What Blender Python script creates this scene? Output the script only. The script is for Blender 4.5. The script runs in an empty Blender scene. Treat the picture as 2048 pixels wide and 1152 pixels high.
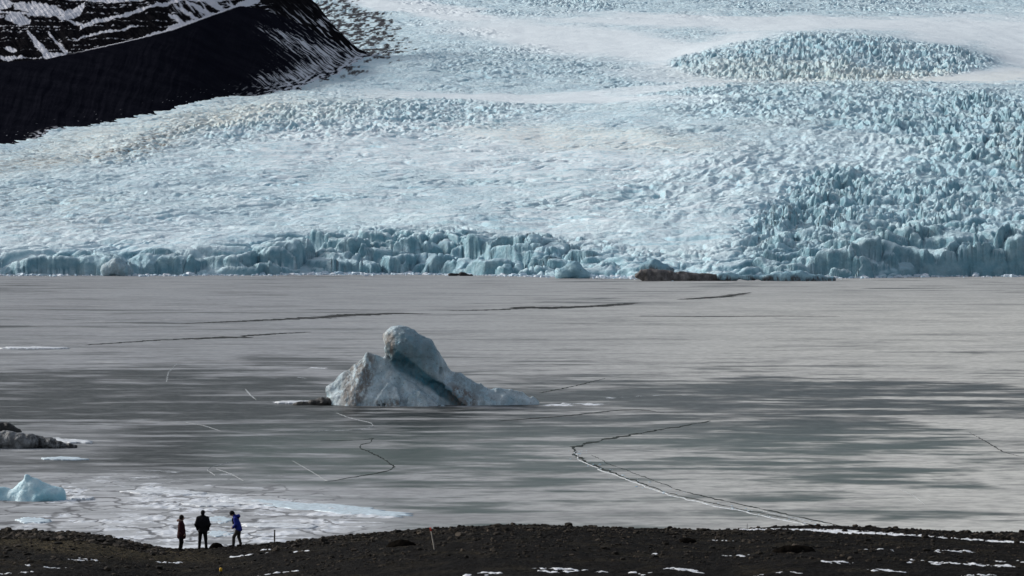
import bpy, math, random
import numpy as np
from mathutils import Vector

random.seed(7)
rng = np.random.default_rng(7)
S = bpy.context.scene
COL = S.collection
f32 = np.float32

# ------------------------------------------------------------------ camera model
F = 5500.0            # focal length in photo pixels (2048 wide)
CH = 30.0             # camera height above the lake, metres
TH = math.atan(128 / F)
CT, ST = math.cos(TH), math.sin(TH)

def z_of(Y, D):
    v = (576 - Y) / F
    return CH + D * (-ST + v * CT) / (CT + v * ST)

def Y_of(z, D):
    q = (z - CH) / D
    v = (q * CT + ST) / (CT - q * ST)
    return 576 - F * v

def d_on(Y, z=0.0):      # distance at which the line of sight of row Y meets height z
    v = (576 - Y) / F
    return (z - CH) * (CT + v * ST) / (-ST + v * CT)

def at_d(px, Y, D):
    return np.array([(px - 1024) / F * D, D, z_of(Y, D)])

# ------------------------------------------------------------------ numpy noise
def _h(ix, iy, iz=0, seed=0):
    a = (ix.astype(np.int64) * 374761393 + iy.astype(np.int64) * 668265263
         + np.asarray(iz).astype(np.int64) * 2147483647 + seed * 974634773) & 0xffffffff
    a = ((a ^ (a >> 13)) * 1274126177) & 0xffffffff
    a = ((a ^ (a >> 16)) * 2246822519) & 0xffffffff
    a = a ^ (a >> 15)
    return (a & 0xffffff).astype(f32) / f32(0xffffff)

def perlin(x, y, seed=0):
    x = np.asarray(x, dtype=np.float64); y = np.asarray(y, dtype=np.float64)
    x, y = np.broadcast_arrays(x, y)
    xi = np.floor(x); yi = np.floor(y)
    fx = (x - xi).astype(f32); fy = (y - yi).astype(f32)
    xi = xi.astype(np.int64); yi = yi.astype(np.int64)
    u = fx * fx * fx * (fx * (fx * 6 - 15) + 10); v = fy * fy * fy * (fy * (fy * 6 - 15) + 10)
    def g(a, b):
        t = _h(xi + a, yi + b, 0, seed) * f32(2 * math.pi)
        return np.cos(t) * (fx - a) + np.sin(t) * (fy - b)
    a = g(0, 0); a = a + u * (g(1, 0) - a)
    b = g(0, 1); b = b + u * (g(1, 1) - b)
    return (a + v * (b - a)) * f32(1.5)

def fbm(x, y, o=4, seed=0, gain=.5, lac=2.03):
    r = 0; a = 1.0; n = 0
    for i in range(o):
        r = r + a * perlin(x * lac ** i + 17.3 * i, y * lac ** i - 9.1 * i, seed + i); n += a; a *= gain
    return r / n

def ridged(x, y, o=3, seed=0):
    r = 0; a = 1.0; n = 0
    for i in range(o):
        r = r + a * (1 - np.abs(perlin(x * 2.07 ** i + 5.3 * i, y * 2.07 ** i, seed + i)) * 1.6); n += a; a *= .5
    return r / n

def worley(x, y, seed=0, jit=.9):
    x, y = np.broadcast_arrays(np.asarray(x, dtype=np.float64), np.asarray(y, dtype=np.float64))
    xi = np.floor(x).astype(np.int64); yi = np.floor(y).astype(np.int64)
    f1 = np.full(x.shape, 9., f32); f2 = f1.copy()
    cx = np.zeros(x.shape, np.float64); cy = cx.copy(); cid = np.zeros(x.shape, f32)
    for dx in (-1, 0, 1):
        for dy in (-1, 0, 1):
            gx = xi + dx; gy = yi + dy
            qx = gx + .5 + (_h(gx, gy, 0, seed) - .5) * jit
            qy = gy + .5 + (_h(gx, gy, 1, seed) - .5) * jit
            d = np.sqrt((qx - x) ** 2 + (qy - y) ** 2).astype(f32)
            m = d < f1
            f2 = np.where(m, f1, np.minimum(f2, d))
            cx = np.where(m, qx, cx); cy = np.where(m, qy, cy)
            cid = np.where(m, _h(gx, gy, 2, seed), cid)
            f1 = np.where(m, d, f1)
    return f1, f2, cx, cy, cid

def perlin3(x, y, z, seed=0):
    xi = np.floor(x).astype(np.int64); yi = np.floor(y).astype(np.int64); zi = np.floor(z).astype(np.int64)
    fx = (x - xi).astype(f32); fy = (y - yi).astype(f32); fz = (z - zi).astype(f32)
    s = lambda t: t * t * (3 - 2 * t)
    u, v, w = s(fx), s(fy), s(fz)
    def c(a, b, d): return _h(xi + a, yi + b, zi + d, seed) * 2 - 1
    def L(a, b, t): return a + t * (b - a)
    r0 = L(L(c(0, 0, 0), c(1, 0, 0), u), L(c(0, 1, 0), c(1, 1, 0), u), v)
    r1 = L(L(c(0, 0, 1), c(1, 0, 1), u), L(c(0, 1, 1), c(1, 1, 1), u), v)
    return L(r0, r1, w)

def sst(a, b, x):
    t = np.clip((x - a) / (b - a), 0, 1)
    return t * t * (3 - 2 * t)

def blob(px, Y, cx, cy, rx, ry, rot=0, soft=.45):
    r = math.radians(rot); dx = px - cx; dy = Y - cy
    u = (dx * math.cos(r) + dy * math.sin(r)) / rx; v = (-dx * math.sin(r) + dy * math.cos(r)) / ry
    return 1 - sst(1 - soft, 1 + soft, np.sqrt(u * u + v * v))

def lines(px, pts):
    p = np.array(pts, float); return np.interp(px, p[:, 0], p[:, 1])

# ------------------------------------------------------------------ objects
def tag(o, label=None, cat=None, group=None, kind=None):
    if label: o['label'] = label
    if cat: o['category'] = cat
    if group: o['group'] = group
    if kind: o['kind'] = kind
    return o

def mesh_np(name, V, Fq, mat, parent=None, smooth=True, attrs=None, loc=(0, 0, 0)):
    V = np.ascontiguousarray(V, dtype=f32).reshape(-1, 3); Fq = np.ascontiguousarray(Fq, dtype=np.int32)
    me = bpy.data.meshes.new(name)
    n, k = Fq.shape
    me.vertices.add(len(V)); me.vertices.foreach_set('co', V.ravel())
    me.loops.add(n * k); me.loops.foreach_set('vertex_index', Fq.ravel())
    me.polygons.add(n); me.polygons.foreach_set('loop_start', np.arange(0, n * k, k, dtype=np.int32))
    me.polygons.foreach_set('use_smooth', np.full(n, smooth, dtype=bool))
    me.update(calc_edges=True); me.validate()
    for kk, a in (attrs or {}).items():
        at = me.attributes.new(kk, 'FLOAT', 'POINT')
        at.data.foreach_set('value', np.ascontiguousarray(a, dtype=f32).ravel())
    me.materials.append(mat)
    o = bpy.data.objects.new(name, me); COL.objects.link(o)
    o.location = loc
    if parent: o.parent = parent
    return o

def grid_faces(ny, nx):
    i = np.arange(ny - 1)[:, None] * nx + np.arange(nx - 1)[None, :]
    return np.stack([i, i + 1, i + nx + 1, i + nx], -1).reshape(-1, 4)

def empty(name, loc):
    o = bpy.data.objects.new(name, None); COL.objects.link(o); o.location = loc; return o

# ------------------------------------------------------------------ SDF modelling
class Field:
    """signed distance grid built from round cones, ellipsoids; meshed with surface nets"""
    def __init__(s, lo, hi, h):
        s.lo = np.array(lo, float); s.h = h
        s.n = np.ceil((np.array(hi) - s.lo) / h).astype(int) + 1
        s.v = np.full(s.n, 9., f32)
    def axes(s, sl=None):
        ax = [s.lo[i] + np.arange(s.n[i]) * s.h for i in range(3)]
        if sl: ax = [ax[i][sl[i]] for i in range(3)]
        return np.meshgrid(*ax, indexing='ij')
    def _sl(s, mn, mx, pad):
        a = np.clip(np.floor((mn - pad - s.lo) / s.h).astype(int), 0, s.n); b = np.clip(np.ceil((mx + pad - s.lo) / s.h).astype(int) + 1, 0, s.n)
        return tuple(slice(a[i], b[i]) for i in range(3))
    def _put(s, sl, d, k, sub=False):
        c = s.v[sl]; d = d.astype(f32)
        if sub: d = -d; hh = np.clip(.5 - .5 * (d - c) / k, 0, 1); s.v[sl] = d + (c - d) * hh + k * hh * (1 - hh)
        else: hh = np.clip(.5 + .5 * (d - c) / k, 0, 1); s.v[sl] = d + (c - d) * hh - k * hh * (1 - hh)
    def cone(s, p, r1, q, r2, k=.05, sub=False, sc=(1, 1, 1)):
        p = np.array(p, float); q = np.array(q, float); sc = np.array(sc, float)
        R = max(r1, r2) / sc.min()
        sl = s._sl(np.minimum(p, q) - R, np.maximum(p, q) + R, 3 * k + 2 * s.h)
        X, Y, Z = s.axes(sl)
        dx, dy, dz = (X - p[0]) * sc[0], (Y - p[1]) * sc[1], (Z - p[2]) * sc[2]
        ba = (q - p) * sc; L = max(ba @ ba, 1e-9)
        t = np.clip((dx * ba[0] + dy * ba[1] + dz * ba[2]) / L, 0, 1)
        d = np.sqrt((dx - t * ba[0]) ** 2 + (dy - t * ba[1]) ** 2 + (dz - t * ba[2]) ** 2) - (r1 + t * (r2 - r1))
        s._put(sl, d / sc.max(), k, sub)
    def ell(s, c, r, k=.05, sub=False, rot=None):
        c = np.array(c, float); r = np.array(r, float); R = r.max()
        sl = s._sl(c - R, c + R, 3 * k + 2 * s.h)
        X, Y, Z = s.axes(sl); P = np.stack([X - c[0], Y - c[1], Z - c[2]], -1)
        if rot is not None: P = P @ np.array(rot)
        q = P / r; k0 = np.sqrt((q ** 2).sum(-1)) + 1e-6; k1 = np.sqrt(((q / r) ** 2).sum(-1)) + 1e-6
        s._put(sl, k0 * (k0 - 1) / k1, k, sub)
    def hull(s, pts, k=.1, rnd=.1):
        import bmesh
        bm = bmesh.new()
        for p in pts: bm.verts.new([float(c) for c in p])
        bmesh.ops.convex_hull(bm, input=bm.verts[:]); bm.normal_update()
        c0 = np.mean(np.array(pts, float), 0); pl = set()
        for f in bm.faces:
            n = np.array(f.normal); o = np.array(f.verts[0].co)
            if n @ (o - c0) < 0: n = -n
            pl.add((*np.round(n, 4), round(float(n @ o), 4)))
        bm.free()
        P = np.array(pts, float); sl = s._sl(P.min(0), P.max(0), 3 * k + 2 * s.h)
        X, Y, Z = s.axes(sl); d = None
        for a, b, c, e in pl:
            q = X * a + Y * b + Z * c - e
            if d is None: d = q
            else:
                h = np.clip(.5 - .5 * (q - d) / rnd, 0, 1); d = q + (d - q) * h + rnd * h * (1 - h)
        s._put(sl, d, k)
    def chain(s, pts, rs, k=.04, **kw):
        for i in range(len(pts) - 1): s.cone(pts[i], rs[i], pts[i + 1], rs[i + 1], k, **kw)
    def mesh(s):
        v = s.v; n = np.array(v.shape); ins = v < 0
        cs = [ins[a:n[0] - 1 + a, b:n[1] - 1 + b, c:n[2] - 1 + c] for a in (0, 1) for b in (0, 1) for c in (0, 1)]
        cnt = sum(c.astype(np.int8) for c in cs); act = (cnt > 0) & (cnt < 8)
        idx = np.full(act.shape, -1, np.int64); ijk = np.argwhere(act); idx[act] = np.arange(len(ijk))
        acc = np.zeros((len(ijk), 3)); w = np.zeros(len(ijk))
        for ax in range(3):
            o1, o2 = [o for o in range(3) if o != ax]
            for a in (0, 1):
                for b in (0, 1):
                    p = ijk.copy(); p[:, o1] += a; p[:, o2] += b; q = p.copy(); q[:, ax] += 1
                    va = v[tuple(p.T)]; vb = v[tuple(q.T)]; m = (va < 0) != (vb < 0)
                    t = np.where(m, va / np.where(m, va - vb, 1), 0)
                    pos = p.astype(float); pos[:, ax] += t
                    acc += pos * m[:, None]; w += m
        V = s.lo + acc / w[:, None] * s.h
        Q = []
        for ax in range(3):
            o1, o2 = [(1, 2), (2, 0), (0, 1)][ax]
            sl0 = [slice(1, n[i] - 1) for i in range(3)]; sl0[ax] = slice(0, n[ax] - 1)
            sl1 = list(sl0); sl1[ax] = slice(1, n[ax])
            A = ins[tuple(sl0)]; B = ins[tuple(sl1)]
            e = np.argwhere(A != B); 
            if not len(e): continue
            fl = A[tuple(e.T)]
            off = np.ones(3, int); off[ax] = 0; e = e + off
            def g(a, b):
                p = e.copy(); p[:, o1] -= a; p[:, o2] -= b; return idx[tuple(p.T)]
            q = np.stack([g(1, 1), g(0, 1), g(0, 0), g(1, 0)], -1)
            q[~fl] = q[~fl][:, ::-1]; Q.append(q)
        Q = np.concatenate(Q); Q = Q[(Q >= 0).all(1)]
        return V, Q

# ------------------------------------------------------------------ materials
class NT:
    def __init__(s, name):
        s.m = bpy.data.materials.new(name); s.m.use_nodes = True; s.t = s.m.node_tree
        s.b = s.t.nodes['Principled BSDF']
    def n(s, typ, **kw):
        x = s.t.nodes.new(typ)
        for k, v in kw.items(): setattr(x, k, v)
        return x
    def set(s, sock, v):
        if hasattr(v, 'is_output') or isinstance(v, bpy.types.NodeSocket): s.t.links.new(v, sock)
        elif isinstance(v, (tuple, list)) and len(v) == 3 and sock.type == 'RGBA': sock.default_value = (*v, 1)
        else: sock.default_value = v
    def bs(s, **kw):
        for k, v in kw.items(): s.set(s.b.inputs[k.replace('_', ' ')], v)
    def attr(s, name):
        return s.n('ShaderNodeAttribute', attribute_name=name).outputs['Fac']
    def pos(s): return s.n('ShaderNodeNewGeometry').outputs['Position']
    def noise(s, scale, detail=4, rough=.55, vec=None, sc=None, dist=0):
        x = s.n('ShaderNodeTexNoise'); vec = vec or s.pos()
        if sc:
            mp = s.n('ShaderNodeMapping'); s.set(mp.inputs['Vector'], vec); mp.inputs['Scale'].default_value = sc; vec = mp.outputs[0]
        s.set(x.inputs['Vector'], vec)
        x.inputs['Scale'].default_value = scale; x.inputs['Detail'].default_value = detail; x.inputs['Roughness'].default_value = rough
        x.inputs['Distortion'].default_value = dist
        return x.outputs['Fac']
    def ramp(s, fac, a, b, va=0., vb=1.):
        x = s.n('ShaderNodeMapRange'); x.interpolation_type = 'SMOOTHSTEP'
        s.set(x.inputs['Value'], fac); x.inputs['From Min'].default_value = a; x.inputs['From Max'].default_value = b
        x.inputs['To Min'].default_value = va; x.inputs['To Max'].default_value = vb
        return x.outputs['Result']
    def mix(s, fac, a, b):
        x = s.n('ShaderNodeMix', data_type='RGBA'); s.set(x.inputs[0], fac); s.set(x.inputs[6], a); s.set(x.inputs[7], b); return x.outputs[2]
    def math(s, op, a, b=0., clamp=False):
        x = s.n('ShaderNodeMath', operation=op, use_clamp=clamp); s.set(x.inputs[0], a); s.set(x.inputs[1], b); return x.outputs[0]
    def bump(s, h, strength=.5, dist=1.):
        x = s.n('ShaderNodeBump'); s.set(x.inputs['Height'], h); x.inputs['Strength'].default_value = strength; x.inputs['Distance'].default_value = dist
        s.set(s.b.inputs['Normal'], x.outputs[0])
    def nz(s):
        g = s.n('ShaderNodeNewGeometry'); sp = s.n('ShaderNodeSeparateXYZ'); s.set(sp.inputs[0], g.outputs['Normal']); return sp.outputs[2]

def mat_glacier():
    t = NT('glacier_ice')
    n1 = t.noise(.012, 5); n2 = t.noise(.11, 4, .65); n3 = t.noise(.5, 3, .6)
    nz = t.nz()
    ice = t.mix(t.ramp(n1, .32, .68), (.42, .65, .75), (.57, .765, .825))
    ice = t.mix(t.ramp(n2, .50, .70, 0, .45), ice, (.30, .48, .59))
    clear = t.mix(t.ramp(n2, .35, .65), (.17, .345, .425), (.30, .475, .545))      # bare steep ice carries no snow or rime
    ice = t.mix(t.ramp(nz, .38, .80), clear, ice)
    tops = t.math('MULTIPLY', t.ramp(nz, .72, .95), t.ramp(n2, .30, .60, .25, 1.))
    sn = t.math('MAXIMUM', t.attr('snow'), t.math('MULTIPLY', tops, t.attr('tops')))
    sn = t.math('MULTIPLY', sn, t.ramp(n3, .25, .5, .75, 1))
    c = t.mix(sn, ice, (.80, .87, .905))
    dm = t.math('MULTIPLY', t.attr('dirt'), t.ramp(t.noise(.16, 5, .7, sc=(.6, 1.5, 1.5)), .46, .64), True)
    c = t.mix(t.math('MULTIPLY', t.attr('dust_and_sun'), t.ramp(n2, .3, .65, .25, 1.)), c, (.80, .775, .66))
    c = t.mix(dm, c, (.22, .175, .13))
    c = t.mix(t.attr('rock'), c, (.022, .022, .027))
    t.bs(Base_Color=c, Roughness=.62, Specular_IOR_Level=.25)
    bb = t.math('ADD', t.math('MULTIPLY', t.noise(.09, 6, .68), 2.2), t.noise(.35, 5, .7))
    t.bump(bb, 1.0, 2.0)
    bn = [n for n in t.t.nodes if n.bl_idname == 'ShaderNodeBump'][0]; t.set(bn.inputs['Strength'], t.math('SUBTRACT', 1.0, t.math('MULTIPLY', t.attr('tops'), .78)))
    return t.m

def mat_rock(name, a, b, scale, bumpd, snow=True, bs=.8):
    t = NT(name)
    n = t.noise(scale, 6, .65)
    c = t.mix(t.ramp(n, .35, .7), a, b)
    if snow: c = t.mix(t.attr('snow'), c, (.66, .66, .70))
    t.bs(Base_Color=c, Roughness=.95, Specular_IOR_Level=.0)
    t.bump(t.noise(scale * 2.5, 6, .7), bs, bumpd)
    return t.m

def mat_lake():
    t = NT('lake_ice')
    st = t.noise(.14, 6, .66, sc=(.75, 1., 1.), dist=.5); fine = t.noise(.6, 5, .65, sc=(.7, 1, 1)); sp = t.noise(3.0, 3, .6, sc=(.5, 1, 1))
    light = t.mix(t.attr('warm_glow'), (.335, .350, .365), (.57, .568, .535))
    farn = t.noise(.055, 8, .68, sc=(.5, 1., 1.), dist=.8); mid_ = t.noise(.2, 6, .66, sc=(.42, 1., 1.), dist=.6)
    light = t.mix(t.ramp(farn, .44, .66, .0, .50), light, (.20, .205, .21)); light = t.mix(t.ramp(mid_, .30, .48, .38, 0), light, (.60, .598, .585))
    light = t.mix(t.ramp(fine, .42, .62, 0, .4), light, (.19, .192, .195))
    dark = t.mix(t.attr('green'), (.0185, .0215, .0205), (.058, .080, .072))
    dark = t.mix(t.ramp(mid_, .52, .68, 0, .55), dark, (.15, .158, .156))
    dark = t.mix(t.ramp(fine, .45, .66, 0, .5), dark, (.125, .13, .13))
    dm = t.math('ADD', t.attr('dark'), t.math('MULTIPLY', t.math('SUBTRACT', st, .5), .7))
    dm = t.math('ADD', dm, t.math('MULTIPLY', t.math('SUBTRACT', fine, .5), .45))
    dm = t.ramp(dm, .12, 1.02)
    c = t.mix(dm, light, dark)
    vo = t.n('ShaderNodeTexVoronoi', feature='DISTANCE_TO_EDGE'); vo.inputs['Scale'].default_value = .16; vo.inputs['Randomness'].default_value = 1.
    wp = t.n('ShaderNodeTexNoise'); t.set(wp.inputs['Vector'], t.pos()); wp.inputs['Scale'].default_value = .35; wp.inputs['Detail'].default_value = 5
    vm = t.n('ShaderNodeVectorMath', operation='MULTIPLY_ADD'); t.set(vm.inputs[0], wp.outputs['Color']); vm.inputs[1].default_value = (5, 5, 0); t.set(vm.inputs[2], t.pos())
    t.set(vo.inputs['Vector'], vm.outputs[0])
    crack = t.ramp(vo.outputs['Distance'], .015, .05, 1, 0)
    sheet = t.attr('sheet')
    c = t.mix(t.math('MULTIPLY', sheet, .8), c, t.mix(t.ramp(mid_, .40, .62), (.53, .545, .565), (.28, .288, .297)))
    w = t.math('ADD', t.attr('white'), t.math('MULTIPLY', t.math('SUBTRACT', fine, .5), 1.1))
    w = t.math('ADD', w, t.math('MULTIPLY', t.math('SUBTRACT', sp, .5), .7))
    w = t.ramp(w, .42, .72)
    c = t.mix(w, c, (.70, .73, .77))
    c = t.mix(t.math('MULTIPLY', t.math('MULTIPLY', crack, sheet), .75), c, (.10, .10, .105))
    t.bs(Base_Color=c, Roughness=t.math('SUBTRACT', .5, t.math('MULTIPLY', dm, .22)), Specular_IOR_Level=.10, IOR=1.12)
    t.bump(t.math('ADD', fine, t.math('MULTIPLY', w, .8)), .3, .15)
    return t.m

def mat_berg(name, a, b, dirt, deep=(.05, .16, .21), nscale=.5, bumpd=.35):
    t = NT(name)
    c = t.mix(t.ramp(t.noise(nscale, 5, .6), .35, .65), a, b)
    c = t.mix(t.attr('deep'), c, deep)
    d = t.math('MULTIPLY', t.attr('dirt'), t.ramp(t.noise(nscale * 1.6, 6, .72, sc=(1.3, 1.3, .45)), .36, .58), True)
    c = t.mix(d, c, dirt)
    speck = t.math('MULTIPLY', t.ramp(t.noise(nscale * 9, 3, .6), .60, .66), .55)
    c = t.mix(speck, c, tuple(x * .6 for x in dirt))
    t.bs(Base_Color=c, Roughness=.45, Specular_IOR_Level=.4)
    t.bump(t.noise(nscale * 4, 6, .7), .7, bumpd)
    return t.m

def mat_ground():
    t = NT('wet_gravel')
    n = t.noise(1.6, 5, .6); s = t.noise(9, 4, .7)
    c = t.mix(t.ramp(n, .35, .65), (.0034, .0030, .0028), (.0088, .0073, .0061))
    c = t.mix(t.ramp(s, .62, .72, 0, .8), c, (.062, .05, .039))
    c = t.mix(t.attr('olive'), c, t.mix(t.ramp(s, .45, .62), (.022, .018, .011), (.10, .08, .045)))
    t.bs(Base_Color=c, Roughness=.85, Specular_IOR_Level=.06)
    t.bump(t.noise(14, 5, .7), 1., .12)
    return t.m

def mat_stone():
    t = NT('moraine_stone')
    oi = t.attr('tone')
    c = t.mix(oi, (.004, .0037, .0034), (.095, .076, .058))
    c = t.mix(t.ramp(t.noise(20, 4, .7), .4, .7, 0, .6), c, (.03, .026, .02))
    t.bs(Base_Color=c, Roughness=.8, Specular_IOR_Level=.1)
    t.bump(t.noise(40, 4, .6), .6, .02)
    return t.m

def mat_water():
    t = NT('puddle_water')
    t.bs(Base_Color=(.02, .022, .025), Roughness=.06, Specular_IOR_Level=.8, IOR=1.33)
    t.bump(t.noise(6, 3, .5), .12, .02)
    return t.m

def mat_brash():
    t = NT('brash_ice')
    c = t.mix(t.attr('tone'), (.34, .55, .68), (.78, .82, .87))
    t.bs(Base_Color=c, Roughness=.55); t.bump(t.noise(1.5, 4, .6), .5, .3)
    return t.m

def mat_plain(name, c, rough=.8, nscale=25, var=.35, bumpd=.01, spec=.25):
    t = NT(name)
    n = t.noise(nscale, 4, .6)
    t.bs(Base_Color=t.mix(t.ramp(n, .3, .7), tuple(x * (1 - var) for x in c), tuple(min(1, x * (1 + var)) for x in c)), Roughness=rough, Specular_IOR_Level=spec)
    t.bump(n, .4, bumpd)
    return t.m

# ================================================================== GLACIER
PXK = np.array([-250, 0, 300, 600, 750, 900, 1050, 1200, 1330, 1450, 1600, 1750, 1900, 2048, 2300], float)
TAB = [   # distance behind the front, photo row of the surface there
 (0,    [552, 551, 551, 549, 549, 549, 552, 556, 558, 559, 557, 555, 553, 552, 552]),
 (8,    [530, 526, 521, 517, 526, 529, 534, 546, 551, 550, 540, 512, 488, 478, 476]),
 (25,   [510, 504, 500, 496, 499, 506, 512, 531, 542, 540, 514, 482, 460, 448, 446]),
 (70,   [498, 492, 488, 479, 466, 463, 482, 508, 522, 516, 488, 464, 446, 434, 430]),
 (300,  [456, 449, 441, 437, 433, 432, 437, 442, 444, 440, 432, 426, 420, 414, 408]),
 (700,  [388, 382, 376, 372, 371, 370, 370, 370, 370, 367, 360, 354, 349, 345, 338]),
 (1200, [324, 318, 311, 306, 304, 304, 303, 301, 297, 293, 287, 282, 278, 274, 268]),
 (1700, [268, 264, 258, 247, 245, 246, 246, 243, 236, 230, 224, 220, 217, 215, 211]),
 (2100, [228, 224, 219, 206, 205, 208, 209, 206, 196, 187, 181, 179, 178, 178, 177]),
 (2350, [212, 209, 205, 194, 195, 199, 201, 197, 185, 174, 169, 168, 168, 168, 168]),
 (2800, [190, 190, 188, 180, 183, 187, 189, 183, 173, 168, 166, 165, 164, 164, 163]),
 (3100, [170, 170, 168, 160, 156, 160, 165, 165, 163, 164, 163, 161, 160, 158, 156]),
 (3400, [150, 150, 148, 140, 132, 130, 138, 140, 140, 127, 122, 124, 133, 146, 150]),
 (3700, [135, 135, 132, 126, 116, 112, 122, 128, 126, 100, 78,  82,  98,  132, 140]),
 (3850, [130, 130, 127, 122, 112, 107, 116, 122, 117, 92,  69,  74,  91,  124, 134]),
 (4600, [110, 110, 105, 95,  88,  85,  86,  86,  84,  80,  66,  70,  84,  95,  100]),
 (5600, [80,  80,  75,  65,  54,  48,  46,  46,  46,  47,  46,  46,  47,  48,  50]),
 (6900, [30,  30,  28,  18,  12,  10,  8,   6,   6,   6,   6,   6,   6,   6,   6]),
 (8600, [-60, -60, -60, -60, -60, -60, -60, -60, -60, -60, -60, -60, -60, -60, -60]),
 (9800, [-100, -100, -100, -100, -100, -100, -100, -100, -100, -100, -100, -100, -100, -100, -100])]
UW = lambda s: np.log1p(np.maximum(s, 0) / 40.)
SK = np.array([r[0] for r in TAB], float); YK = np.array([r[1] for r in TAB], float)
PXF = np.arange(-300, 2351, 5.)
UF = np.linspace(0, UW(9800.), 700)
_r = np.stack([np.interp(PXF, PXK, row) for row in YK])                     # rows x px
_k = np.ones(17) / 17
_r = np.stack([np.convolve(np.pad(row, 8, 'edge'), _k, 'valid') for row in _r])
YT = np.stack([np.interp(UF, UW(SK), _r[:, i]) for i in range(len(PXF))], 1)  # u x px
_k = np.ones(9) / 9
YT2 = np.stack([np.convolve(np.pad(YT[:, i], 4, 'edge'), _k, 'valid') for i in range(len(PXF))], 1)
_w = sst(.9, 1.6, UF)[:, None]
YT = YT * (1 - _w) + YT2 * _w

def front_d(px):
    return d_on(np.interp(px, PXF, YT[0]))

def glac_Y(px, s):
    i = np.clip((px - PXF[0]) / 5., 0, len(PXF) - 1.001); j = np.clip(UW(s) / UF[-1] * 699, 0, 698.999)
    i0 = i.astype(int); j0 = j.astype(int); fi = i - i0; fj = j - j0
    return (YT[j0, i0] * (1 - fi) + YT[j0, i0 + 1] * fi) * (1 - fj) + (YT[j0 + 1, i0] * (1 - fi) + YT[j0 + 1, i0 + 1] * fi) * fj

def wob(x):      # meandering of the ice front
    return 15 * perlin(x / 90., x * 0 + 3.3, 90) + 7 * perlin(x / 36., x * 0 + 7.7, 91) + 1.5 * perlin(x / 13., x * 0 + 2.7, 92)

def glac_base(x, y):
    px = 1024 + F * x / y
    s = y - front_d(px) - wob(x)
    Y = glac_Y(px, s)
    z = z_of(Y, y)
    z = np.where(s < 0, np.maximum(s * 1.2, -6), z)
    return z, px, Y, s

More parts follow.
